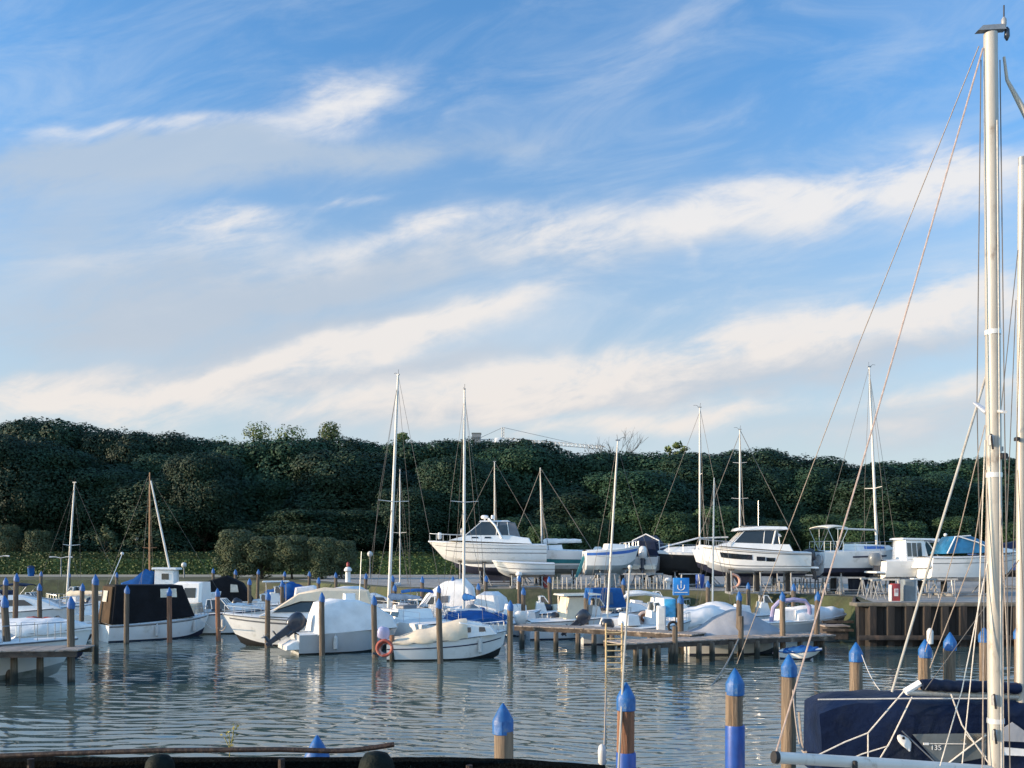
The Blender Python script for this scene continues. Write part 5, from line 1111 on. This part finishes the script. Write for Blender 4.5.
# mooring ladder at the dock end
lx, ly = gpt(614, 648, .85); e = empty('ladder', (lx, ly, 0)); tag(e, 'pale wooden ladder hanging at the end of the lower dock down to the water', 'ladder')
for sx_ in (-.29, .29): MB().tube([(sx_, 0, -.6), (sx_ * 1.0, .02, 1.75)], .035, 'ladder_wood', 6).build('rail', e)
for i in range(9): MB().tube([(-.29, 0, -.35 + .22 * i), (.29, 0, -.35 + .22 * i)], .026, 'ladder_wood', 6).build('rung', e)
# white pole leaning by the sleeved pile
mb = MB(); mb.tube([atd(630, 568, 13.9), atd(624, 660, 13.6), atd(617, 800, 13.3)], .017, 'mast_alu', 8).ball(atd(630, 567, 13.9), .035, 'mast_white', 8)
tag(mb.build('mooring_pole'), 'long thin white pole leaning against the blue sleeved pile', 'pole')
mb = MB(); mb.tube(sag(atd(606, 690, 24), atd(603, 790, 14), .2), .022, 'rope_tan', 5); tag(mb.build('mooring_rope'), 'tan rope hanging below the wooden ladder', 'rope')
mb = MB(); mb.lathe([(.02, 0), (.06, .05), (.065, .24), (.05, .31), (.015, .34)], 'fender_white', 10, atd(602, 766, 14.0)); tag(mb.build('fender'), 'white fender hanging at the foot of the tan rope', 'fender')

# ------------------------------------------------------------------ signs, lamps, lockers along the dock and bank
sp = pile(680.5, 594, 38.6, 'd', 'thick dark pile carrying the square blue sign'); 
sg = empty('harbour_sign', (*bloc(681, 38.38)[:2], EYE - (586.5 - HY) / F * 38.4)); tag(sg, 'square blue harbour sign with a white emblem on the thick dark pile', 'sign')
MB().box((0, 0, 0), (.70, .05, .74), 'sign_blue', ch=.015).build('panel', sg)
em = MB(); em.box((0, -.030, .19), (.05, .012, .12), 'white_paint')
for x0, dz in ((-.14, 0), (0, .03), (.14, 0)): em.box((x0, -.030, -.01 + dz), (.035, .012, .17), 'white_paint')
em.tube([(-.15, -.030, -.03), (-.10, -.030, -.12), (0, -.030, -.16), (.10, -.030, -.12), (.15, -.030, -.03)], .018, 'white_paint', 5); em.build('emblem', sg)
MB().box((0, -.030, -.25), (.56, .012, .03), 'white_paint').build('text_line', sg)
nbd = empty('notice_board', (*bloc(671, 39.8)[:2], .95)); tag(nbd, 'light blue notice board in a dark frame on the dock below the harbour sign', 'notice board')
MB().box((-.05, -.06, .95), (.50, .05, .80), 'sign_cyan', ch=.01).build('panel', nbd); MB().box((.27, 0, .95), (.14, .30, .84), 'rubber', ch=.02).build('frame', nbd)
for x0 in (-.25, .2): MB().box((x0, 0, .28), (.05, .05, .56), 'galv').build('leg', nbd)
lk_ = empty('locker', (*bloc(661, 39.6)[:2], .95)); tag(lk_, 'white upright service locker on the dock left of the light blue board', 'locker'); MB().box((0, 0, .53), (.36, .32, 1.06), 'white_paint', ch=.03).build('body', lk_); MB().box((0, -.165, .6), (.26, .012, .7), 'deck_white', ch=.0).build('door', lk_)
mb = MB(); mb.torus((0, 0, 0), .20, .055, 'rubber', n=16); o = mb.build('tyre'); o.location = (*bloc(673, 38.9)[:2], 1.15); tag(o, 'black tyre fender on the dock left of the thick sign pile', 'tyre')
def bollard_lamp(px, py, Y, label, red=False, s_=1.0):
    e = empty('bollard_lamp', bloc(px, Y, LZ)); tag(e, label, 'lamp'); zt = EYE - (py - HY) / F * Y - LZ
    MB().lathe([(.16 * s_, 0), (.15 * s_, .05), (.14 * s_, zt - .35 * s_), (.15 * s_, zt - .32 * s_)], 'white_paint', 14).build('post', e)
    MB().lathe([(.15 * s_, zt - .31 * s_), (.22 * s_, zt - .28 * s_), (.22 * s_, zt - .18 * s_), (.12 * s_, zt - .06 * s_), (.02, zt - .04 * s_)], 'white_paint', 14).build('lamp_head', e)
    if red: MB().lathe([(.08, zt - .05), (.13, zt), (.13, zt + .22), (.05, zt + .32), (.01, zt + .34)], 'red_paint', 12).build('beacon', e)
bollard_lamp(519, 571, 59.9, 'white bollard lamp with a cap on the grass bank below the first yacht')
bollard_lamp(668, 577, 60.0, 'white bollard lamp just left of the blue harbour sign')
bollard_lamp(348, 566, 76, 'white harbour light column with a red top on the bank at centre left', True, 1.5)
def lamp_post(px, py, Y, label, globe=True, arms=False):
    e = empty('street_lamp', bloc(px, Y, LZ)); tag(e, label, 'street lamp'); zt = EYE - (py - HY) / F * Y - LZ
    MB().lathe([(.09, 0), (.07, .3), (.05, zt)], 'cabinet_grey', 8).build('post', e)
    if globe: MB().ball((0, 0, zt + .2), .28, 'fender_white', 12).build('globe', e)
    if arms:
        for sx_ in (-1, 1): MB().tube([(0, 0, zt), (sx_ * .6, 0, zt + .12), (sx_ * 1.2, 0, zt + .10)], [.04, .05, .10], 'fender_white', 6).build('lamp_arm', e)
lamp_post(370, 556, 90, 'globe lamp on a thin post left of the tallest mast'); lamp_post(184, 567, 92, 'low globe lamp on the path right of the slanting spar'); lamp_post(137, 541, 118, 'tall globe lamp against the wood behind the brown mast')
lamp_post(61, 558, 96, 'dark lamp post with two white curved arms before the hedge', False, True); lamp_post(-2, 557, 96, 'lamp post with a white arm at the very left edge', False, True)
# parasol-like closed things on the left lawn, blue bins on the path
bb = empty('waste_bin', bloc(31, 98, LZ)); MB().lathe([(.30, 0), (.36, .9), (.38, .95), (.2, 1.1)], 'cover_blue', 12).build('body', bb); MB().lathe([(.39, .93), (.39, .98), (.2, 1.14), (.02, 1.16)], 'stripe_navy', 12).build('lid', bb); tag(bb, 'dark blue waste bin on the pale path at the left', 'bin')
# red fire box, grey cabinet on the sheet pile quay
fb_ = empty('fire_box', bloc(895, 43.6, LZ)); tag(fb_, 'red fire equipment box with a white emblem on the quay wall', 'fire box'); fb_.scale = (.72, .72, .85)
MB().box((0, 0, .52), (.58, .40, 1.0), 'red_paint', ch=.04).build('body', fb_); MB().box((0, -.206, .52), (.26, .012, .42), 'white_paint').build('emblem', fb_); mb = MB()
for x0 in (-.06, .0, .06): mb.box((x0, -.216, .60), (.02, .010, .18), 'red_paint')
mb.build('emblem_bars', fb_); MB().box((0, 0, .01), (.66, .46, .04), 'white_paint').box((-.32, 0, .5), (.05, .42, .9), 'white_paint').build('frame', fb_)
gc = empty('cabinet', bloc(908, 44.0, LZ)); tag(gc, 'grey metal cabinet with a white side post beside the red fire box', 'cabinet'); MB().box((0, 0, .53), (.56, .5, 1.06), 'cabinet_grey', ch=.03).build('body', gc); MB().box((.34, -.1, .5), (.07, .07, 1.0), 'white_paint').box((.33, 0, 1.09), (.30, .4, .06), 'white_paint').build('post', gc)
MB().box((-.02, -.256, .55), (.44, .012, .8), 'cabinet_grey').build('door', gc)
fd = MB(); fd.lathe([(.04, 0), (.14, .06), (.15, .62), (.08, .75), (.02, .78)], 'fender_white', 12); o = fd.build('fender'); o.location = (*bloc(930, 41.3)[:2], .0); o.location.z = EYE - (645 - HY) / F * 41.3; tag(o, 'white cylinder fender hanging on the sheet pile wall', 'fender')
rb = MB(); rb.torus((0, 0, 0), .40, .09, 'buoy_pink', n=22); o = rb.build('lifebuoy'); lb = empty('lifebuoy_stand', bloc(733, 56.8, LZ)); tag(lb, 'faded pink life ring on a small stand on the bank below the pilothouse boat', 'life ring'); o.name = 'ring'; o.parent = lb; o.location = (0, -.1, .62); MB().box((0, 0, .75), (.07, .06, 1.5), 'wood_pole_rust').build('post', lb)
o = MB().torus((0, 0, 0), .29, .065, 'buoy_orange', n=24).torus((.03, .10, -.02), .25, .06, 'buoy_orange', n=20).build('lifebuoy'); o.location = atd(384.5, 648, 34.9); tag(o, 'orange life ring with white bands hanging at the stern of the small cabin boat', 'life ring')
p_ = MB().lathe([(.10, -1.0), (.10, 1.0), (.07, 1.05)], 'wood_pole_rust', 10, jitter=.04).build('mooring_post'); p_.location = (*bloc(392, 35.9)[:2], 0); tag(p_, 'short reddish post between the life ring and the lilac outboard', 'post')
rj = empty('fuel_pump', bloc(546, 61.0, LZ)); MB().box((0, 0, .5), (.40, .3, .9), 'red_paint', ch=.05).build('body', rj); MB().box((0, 0, .98), (.3, .25, .08), 'cabinet_grey', ch=.02).build('lid', rj); tag(rj, 'small red box standing under the teal striped sailboat', 'box')
dr = empty('barrel', bloc(700, 61.5, LZ)); MB().lathe([(.28, 0), (.30, .03), (.30, .9), (.28, .93)], 'antifoul_blue', 16).build('body', dr); MB().lathe([(.31, .44), (.32, .47), (.31, .50)], 'antifoul_blue', 16).build('hoop', dr); dr.location.z += 0; tag(dr, 'blue barrel under the stern of the dark hulled sailboat', 'barrel')
# trestles and a post fence along the yard edge
def trestle():
    e = empty('trestle'); fr = MB()
    MB().box((0, 0, .98), (1.5, .09, .09), 'galv').build('beam', e)
    for x in (-.62, .62):
        for y in (-.30, .30):
            MB().tube([(x, y, 0), (x * .95, y * .12, .95)], .03, 'galv', 5).build('leg', e)
    MB().tube([(-.62, -.22, .3), (.62, -.22, .3)], .022, 'galv', 4).build('brace', e)
    return e
tp = trestle(); i = 0
for px, Y, rz in ((606, 60.6, .2), (634, 60.9, -.3), (654, 60.8, .5), (690, 60.6, .1), (797, 53.4, .4), (812, 52.4, -.3), (832, 51.4, .3), (851, 50.4, -.2), (869, 48.6, .6), (884, 46.4, -.5), (876, 45.4, .9), (925, 46.8, .3), (942, 46.9, -.4)):
    o = tp if i == 0 else copy_tree(tp); i += 1
    o.location = bloc(px, Y, LZ + .008); o.rotation_euler = (0, 0, rz); tag(o, 'grey steel trestle standing along the edge of the boatyard', 'trestle', 'trestles along the boatyard edge')
def post_fence(px0, px1, Y, n, label, m='mast_alu', h_=.80):
    a, b_ = Vector(bloc(px0, Y, LZ)), Vector(bloc(px1, Y, LZ)); e = empty('post_fence', a); tag(e, label, 'fence'); d = b_ - a; proto = None
    for i in range(n):
        q = proto.copy() if proto else MB().lathe([(.045, -.2), (.045, h_ - .03), (.02, h_)], m, 6).build('post', e)
        if proto: COL.objects.link(q); q.parent = e
        proto = proto or q; q.location = d * (i / (n - 1)) + Vector((0, rng.uniform(-.04, .04), rng.uniform(-.06, .05))); q.rotation_euler = (rng.uniform(-.04, .04), rng.uniform(-.05, .05), 0)
    MB().tube([Vector((0, .05, h_ * .72)), d + Vector((0, .05, h_ * .72))], .02, m, 5).build('rail', e)
post_fence(553, 610, 59.7, 13, 'row of thin whitish posts on the bank below the teal striped sailboat'); post_fence(636, 664, 59.7, 9, 'short row of whitish posts left of the bollard lamp at the sign')
post_fence(772, 838, 52.9, 18, 'long row of whitish posts before the round sterned sailboat', 'galv', .9)
tag(MB().tube(sag(bloc(640, 59.0, LZ - .12), bloc(690, 58.0, LZ - .2), .05), .03, 'galv', 5).build('water_pipe'), 'thin grey pipe lying along the grass bank', 'pipe')
o = MB().box((0, 0, .3), (1.1, .9, .6), 'beam_wood', ch=.04).box((0, 0, .63), (1.2, 1.0, .06), 'deck_wood').build('steps'); o.location = (15.6, 43.6, .2); o.name = 'landing_steps'; tag(o, 'wooden landing step at the corner of the sheet pile wall', 'steps')
for z_ in (.45, .85): MB().box((0, -.52, z_), (1.5, .08, .12), 'beam_wood').build('fender_board', o)
# ------------------------------------------------------------------ near sailing boats at the lower right
Yn = 10.0
b = Boat('sailing_yacht', 'nearest sailing boat, its tall silver mast and pale boom filling the right foreground', 'boat', (6.7, Yn, 0), 1.0, 7.0, 2.1, .85, 1.05, .4, keelboat=True, group=None)
b.prism('cabin', [(-.6, .9), (2.4, 1.0), (2.0, 1.22), (-.5, 1.30)], .75, .6, 'gelcoat', ch=.06); b.panes('window', [(0, 1.02), (1.5, 1.06), (1.4, 1.16), (0, 1.18)], .75, .6, (.9, 1.3)); b.lifelines(.05, .6, .42); b.rub()
inv = Matrix.Rotation(-R(1.0), 4, 'Z') @ Matrix.Translation((-6.7, -Yn, 0))
def nl(px, py, Y): return inv @ atd(px, py, Y)
rig = empty('rig'); rig.parent = b.root
mb = MB(); base = nl(996.5, 900, Yn); top = nl(990.5, 34, Yn); base.z = 1.2
mb.tube([base, base.lerp(top, .5), top], [.082, .080, .072], 'mast_alu', 16, flat=1.0)
for k, s_ in ((.62, .085), (.44, .086), (.13, .090)): mb.tube([base.lerp(top, k), base.lerp(top, k + .006)], s_, 'alu', 16)
mb.build('mast', rig)
mh = MB(); mh.prism([(top.x - .16, top.z + .02), (top.x + .16, top.z + .04), (top.x + .13, top.z + .10), (top.x - .10, top.z + .08)], .04, .03, 'galv', y0=top.y); mh.lathe([(.02, 0), (.028, .05), (.028, .10), (.01, .13)], 'galv', 10, (top.x + .15, top.y, top.z + .06)); mh.tube([(top.x + .15, top.y, top.z + .15), (top.x + .15, top.y, top.z + .32)], .008, 'rubber', 5)
mh.build('masthead', rig)
MB().lathe([(.01, 0), (.030, .04), (.026, .12), (.008, .15)], 'engine_dark', 10, (top.x + .185, top.y, top.z - .07)).build('masthead_light', rig)
for a, c, m_ in ((nl(988, 413, Yn), nl(975, 403, 10.5), 'alu'), (nl(998, 411, Yn), nl(1005, 412, 9.75), 'alu')): MB().tube([a, c], [.040, .026], m_, 8, flat=.6).build('spreader', rig)
MB().box(nl(1002.5, 456, Yn - .06), (.09, .10, .06), 'rubber', ch=.015).box(nl(1000, 449, Yn), (.05, .05, .05), 'galv').build('steaming_light', rig)
for py in (440, 700, 735): MB().box(nl(991 + (py - 440) * .012, py, Yn - .09), (.05, .05, .12), 'galv', ch=.012).tube([nl(991 + (py - 440) * .012, py - 6, Yn - .1), nl(993 + (py - 440) * .012, py + 9, Yn - .15)], .012, 'rubber', 5).build('cleat', rig)
bm_ = MB(); bm_.tube([nl(990, 771, Yn - .02), nl(880, 763.5, 9.7), nl(777, 757.5, 9.42)], .062, 'mast_white', 14); bm_.build('boom', rig); MB().tube([nl(777.5, 757.5, 9.42), nl(773.5, 757.2, 9.41)], .066, 'rubber', 14).build('end_cap', rig)
MB().box(nl(855, 765, 9.55), (.05, .05, .09), 'rubber', ch=.012).tube([nl(855, 760, 9.6), nl(853, 790, 9.5)], .01, 'rope_white', 5).build('block', rig)
MB().tube([nl(1004, 57, Yn), nl(1007, 80, Yn), nl(1030, 122, Yn), Vector((3.42, 0, 1.12))], [.014, .018, .038, .045], 'mast_alu', 10).build('furled_jib', rig)
LN = [((983, 48, Yn), (858, 478, 9.7), (775, 756, 9.42), .0095, 'rope_pink', 'topping_lift'),
      ((981, 60, Yn), (977, 403, 10.45), (985, 800, 10.9), .006, 'wire', 'shroud'), ((1000, 60, Yn), (1004.5, 412, 9.8), (1012, 900, 9.2), .006, 'wire', 'shroud'),
      ((985, 425, Yn), (956, 545, 10.4), (925, 652, 10.9), .005, 'rope_tan', 'shroud'), ((1000, 425, Yn), (1003, 600, 9.9), (1004, 900, 9.5), .005, 'rope_tan', 'halyard'), ((997, 120, Yn - .1), (1000, 500, Yn - .1), (1001.5, 800, Yn - .1), .006, 'rope_white', 'halyard'),
      ((986, 470, Yn), (972, 560, 10.3), (930, 668, 11.0), .006, 'rope_tan', 'lazy_jack'), ((988, 470, Yn), (984, 600, 9.9), (982, 800, 9.7), .006, 'rope_tan', 'lazy_jack'), ((985, 440, Yn), (979, 600, 10.1), (962, 766, 9.9), .006, 'rope_white', 'lazy_jack'),
      ((988, 560, Yn), (962, 690, 9.8), (940, 766, 9.75), .006, 'rope_white', 'lazy_jack'), ((999, 470, Yn), (1007, 640, 9.7), (1011, 800, 9.5), .006, 'rope_tan', 'halyard')]
for a, m_, c, r_, mm, nm in LN: MB().tube([nl(*a), nl(*m_), nl(*c)], r_, mm, 5).build(nm, rig)
mb = MB(); mb.tube([atd(979, 46, Yn), atd(860, 341, 11.8), atd(737, 664, 14.1)], .006, 'rope_tan', 5); tag(mb.build('mooring_rope'), 'long thin line from the near masthead down to the pale sleeved pile', 'rope')
# second boat with the navy tent
Y2 = 12.75; x2 = 9.0; YAW2 = -5.0
inv2 = Matrix.Rotation(-R(YAW2), 4, 'Z') @ Matrix.Translation((-x2, -Y2, 0))
b2 = Boat('sailing_yacht', 'second near sailing boat under a navy canvas cockpit tent with a grey vinyl window', 'boat', (x2, Y2, 0), YAW2, 8.6, 2.3, .85, 1.15, .45, keelboat=True, group=None); b2.rub('gelcoat', .04)
def n2(px, py, Y): return inv2 @ atd(px, py, Y)
r2 = empty('rig'); r2.parent = b2.root
m0 = n2(1020.5, 840, Y2 - .2); m0.z = 1.2; m1 = n2(1022, 166, Y2 - .2)
MB().tube([m0, m0.lerp(m1, .5), m1], [.062, .062, .052], 'mast_alu', 14).tube([m1, m1 + Vector((0, 0, .12))], .05, 'galv', 10).build('mast', r2)
MB().box(n2(1017, 439, Y2 - .28), (.06, .08, .05), 'rubber', ch=.01).build('cleat', r2)
MB().tube([n2(1018, 697, Y2 - .2), n2(908, 692.5, Y2 - .3)], .045, 'mast_alu', 10).build('boom', r2)
rows = []; p0, p1 = n2(1019, 688, Y2 - .25), n2(922, 684.5, Y2 - .32)
for i in range(25):
    k = i / 24; p = p0.lerp(p1, k); rr = .095 * (1 + .10 * math.sin(i * 1.9) + .06 * math.sin(i * 4.3)) * (.75 if i in (0, 24) else 1)
    rows.append([(p.x, p.y + rr * math.cos(t_), p.z + rr * .85 * math.sin(t_)) for t_ in [2 * PI * j / 12 for j in range(12)]])
MB().rings(rows, 'cover_navy', closed=True).build('sail_cover', r2, jit=.02)
MB().tube([n2(905, 692, Y2 - .3), n2(920, 683, Y2 - .3)], .05, 'cover_white', 8).build('sail_end', r2)
# tent: a long soft canvas body over hoops, rounded shoulders, sagging between them
xa, xb, zt = n2(816, 698, 12.9).x, 3.0, EYE - (700 - HY) / F * 12.4
rows = []; nn = 44
for i in range(nn + 1):
    k = i / nn; x = xa + (xb - xa) * k
    hoop = .030 * math.cos(k * 2 * PI * 6.2) + .018 * math.sin(k * 31); f_ = min(1, (k * nn + .2) / 3.0) ** .5
    hw = .60 + .03 * math.sin(k * 9); z1 = 1.12 + (zt - 1.12) * (.82 + .18 * f_) + hoop * .6; row = []
    for sg_ in (-1, 1):
        half = []
        for q in range(9):
            u_ = q / 8
            y = hw * (1.0 if u_ < .70 else math.cos((u_ - .70) / .30 * PI / 2) * .97 + .03) - (.10 * math.sin(PI * min(1, u_ / .7)) * (.55 + .45 * math.sin(k * 23))); z = 1.06 + (z1 - 1.06) * (u_ / .70 * .90 if u_ < .70 else .90 + .10 * math.sin((u_ - .70) / .30 * PI / 2))
            half.append((x, sg_ * y * (.90 + .10 * f_), z))
        row += half if sg_ < 0 else half[::-1]
    rows.append(row)
tent = MB().rings(rows, 'cover_navy').build('cockpit_tent', b2.root, angle=70, jit=.05)
def onf(px, py, off=0.0):
    """point of the tent's near side (local y = -.64) on this line of sight"""
    A_ = inv2 @ Vector((0, 0, EYE)); B_ = n2(px, py, 12.0); k_ = (-.655 - off - A_.y) / (B_.y - A_.y); return A_.lerp(B_, k_)
def face(pts, Y, m, name, parent, th=.012):
    a = [onf(px, py) for px, py in pts]; c = [v + Vector((0, -th, 0)) for v in a]
    return MB().rings([a, c], m, closed=True).build(name, parent, smooth=False)
Yf = Y2 - 1.035
face([(912, 734), (986, 733), (986, 757), (946, 765), (937, 763)], Yf, 'vinyl_window', 'vinyl_window', tent)
face([(1003, 728), (1012, 722), (1026, 732), (1026, 742), (1004, 741)], Yf, 'cover_grey', 'side_panel', tent); face([(1003, 747), (1026, 749), (1026, 756), (1003, 755)], Yf, 'cover_white', 'trim_band', tent)
face([(985, 733), (968, 735), (960, 740), (968, 744), (986, 741)], Yf - .02, 'cover_cream', 'rolled_flap', tent)
MB().tube([onf(902, 731, .03), onf(938, 765, .03)], .010, 'stripe_grey', 5).build('seam', tent)
MB().tube([onf(924, 743.6, .03), onf(966, 744.0, .03)], .008, 'rope_white', 5).box(onf(926, 743.8, .03), (.07, .02, .03), 'white_paint').build('cord', tent)
MB().tube([onf(946, 765, .03), onf(968, 748, .03), onf(986, 735, .03)], .012, 'rope_white', 5).tube([onf(966, 734, .03), onf(975, 744, .03), onf(986, 757, .03)], .010, 'rope_white', 5).build('webbing', tent)
fd = bpy.data.curves.new('sail_number', 'FONT'); fd.body = '135'; fd.size = .10; fd.extrude = .003; fd.align_x = 'CENTER'; fd.materials.append(MATS['white_paint'])
ft = bpy.data.objects.new('number_text', fd); COL.objects.link(ft); fm = bpy.data.meshes.new_from_object(ft.evaluated_get(bpy.context.evaluated_depsgraph_get())); bpy.data.objects.remove(ft)
fo = bpy.data.objects.new('window_number', fm); COL.objects.link(fo); fo.parent = tent; fo.location = onf(936, 750, .02); fo.rotation_euler = (R(90), 0, 0)
rows = []
for t_, wd in ((0, .02), (.12, .05), (.3, .07), (.55, .065), (.8, .035), (1, .012)):
    c = onf(899 + 9 * t_ + 2.5 * math.sin(t_ * 2.5), 735 + 16 * t_, .02); rows.append([(c.x + wd * math.cos(a), c.y + .02 * math.sin(a), c.z + wd * .3 * math.cos(a)) for a in [2 * PI * j / 10 for j in range(10)]])
MB().rings(rows, 'white_paint', closed=True).build('toggle_plate', tent); MB().ball(onf(903.5, 738, .045), (.022, .012, .022), 'rubber', 8).build('eyelet', tent)
MB().tube([n2(818, 699.5, 12.2), n2(905, 698.5, 12.15), n2(1000, 698.5, 12.0)], .010, 'rope_white', 6).build('edge_piping', tent)
for pts in (((905, 690), (868, 733), (845, 742), (812, 758)), ((912, 697), (888, 746), (862, 754), (835, 766)), ((868, 733), (868, 768)), ((890, 742), (873, 770)), ((951, 694), (962, 725), (992, 768))):
    MB().tube([onf(px, py, .10) for px, py in pts], .010, 'rope_white', 5).build('tie_rope', tent)
MB().tube([n2(987, 373, Y2 - .8), n2(940, 528, Y2 - .8), n2(892, 692, Y2 - .8)], .017, 'mast_alu', 8).build('backstay', r2)
for a, c in (((1024, 200), (1009, 690)), ((1018, 250), (985, 560)), ((1016, 300), (1000, 690)), ((1018, 470), (1030, 760)), ((1019, 560), (925, 690))): MB().tube([n2(*a, Y2 - .3), n2(*c, Y2 - .5)], .006, 'wire', 5).build('shroud', r2)
pile(1026, 655, 15.0, 'p', 'blue capped pile cut off by the right edge beside the second mast foot')
# ropes by the piles
def rope(label, a, c, s_, r=.014, m='rope_tan', name='mooring_rope'): tag(MB().tube(sag(a, c, s_, 12), r, m, 5).build(name), label, 'rope')
rope('tan mooring rope running from the short dock post down into the water', atd(742, 630, 37.6), atg(706, 692, -.05), .25, .03)
rope('grey mooring rope looped between the pale pile and the navy tent', atd(793, 690, 16.9), atd(806, 752, 13.0), .35, .018)
rope('mooring rope from the blue capped pile behind the tent to the second boat', atd(862, 655, 19.3), atd(905, 700, 13.2), .3, .009, 'rope_white')
rope('mooring rope from the beige roofed cruiser bow to its pile', atd(226, 626, 41.5), atd(220, 630, 44.3), .1, .02)
rope('mooring rope from the black canvas boat to the reddish pile on its right', atd(205, 622, 47.3), atd(218, 628, 44.4), .15, .02, 'rope_white')
rope('mooring rope at the bow of the small cabin boat', atd(502, 631, 37.5), atd(510, 634, 35.7), .1, .02, 'rope_white')
rope('loop of old rope hanging on the pale pile left of the tent', atd(799, 712, 16.7), atd(803, 748, 16.6), .1, .022)

# ------------------------------------------------------------------ quay edge in front: net fence, bent rail, weed
QY = 5.9
nf = empty('net_fence', (-8.0, QY, 1.8)); tag(nf, 'low fence of dark netting along the quay edge at the bottom', 'fence')
rows = []
for i in range(90):
    px = -320 + i * (925 / 89); x = (px - CX) / F * QY + 8.0; py = 757 + (max(0, px - 430) / 170) ** 2 * 8 + 1.0 * noise.noise(Vector((px * .03, 0, 0))) + .7 * noise.noise(Vector((px * .13, 3, 0))); z = EYE - (py - HY) / F * QY - 1.8
    rows.append([(x, -.05, 0), (x, -.06, z * .6), (x, -.045, z - .02), (x, 0, z), (x, .045, z - .02), (x, .06, z * .6), (x, .05, 0)])
MB().rings(rows, 'net').build('netting', nf)
for px in (-120, 38, 160, 285, 470): mb = MB(); mb.tube([(0, 0, 0), (0, 0, 1.09 if px < 300 else 1.05)], .022, 'pipe_rust', 8); p_ = mb.build('post', nf); p_.location = ((px - CX) / F * QY + 8, -.09, 0)
rail = [(-300, 757), (-60, 757), (0, 756), (60, 753.5), (160, 750.5), (280, 749.5), (330, 751), (352, 750.5), (375, 747.5), (394, 744.5)]
tag(MB().tube([atd(px, py, QY - .14) for px, py in rail], .017, 'pipe_rust', 8).build('handrail'), 'thin rusty bent pipe rail above the net fence', 'rail')
for px, top, rw, lab in ((160, 754.5, .09, 'dark green rounded bollard cap by the net fence, left one'), (376, 751.5, .11, 'dark lumpy canvas covered bollard under the end of the bent rail')):
    c = atd(px, top, QY - .3); mb = MB(); hh = c.z - 1.8; mb.lathe([(rw * .95, 0), (rw, hh - rw * .9), (rw * .92, hh - rw * .5), (rw * .6, hh - rw * .12), (.02, hh)], 'dark_green', 16, jitter=.03); o = mb.build('bollard', jit=.02); o.location = (c.x, c.y, 1.8); tag(o, lab, 'bollard')
wd = empty('weed', atd(228, 772, QY + .12)); st = MB(); lf = MB(); r_ = random.Random(3)
for pts in (((0, 0), (2, -22), (1, -40)), ((1, -20), (5, -36), (6, -45)), ((1, -26), (-4, -36))):
    st.tube([Vector((a * QY / F, 0, -c * QY / F)) for a, c in pts], .003, 'leaf_weed', 4)
for i in range(26):
    a, c = r_.choice([(1, -40), (6, -45), (-4, -36), (2, -30), (5, -38), (0, -20), (2, -14)]); p = Vector((a * QY / F, 0, -c * QY / F)) + Vector((r_.gauss(0, .012), r_.gauss(0, .012), r_.gauss(0, .014)))
    d = Vector((r_.uniform(-1, 1), r_.uniform(-.6, .6), r_.uniform(-.2, 1))).normalized(); n_ = d.cross(Vector((r_.uniform(-1, 1), 1, r_.uniform(-1, 1)))).normalized(); L_ = r_.uniform(.016, .032)
    lf.add([p, p + d * L_ * .5 + n_ * L_ * .28, p + d * L_, p + d * L_ * .5 - n_ * L_ * .28], [(0, 1, 2, 3)], 'leaf_weed')
st.build('stem', wd); lf.build('leaves', wd, smooth=False); tag(wd, 'small yellow-green weed sprig growing at the net fence', 'plant')
for o in PPROTO.values():
    for c in list(o.children): bpy.data.objects.remove(c)
    bpy.data.objects.remove(o)
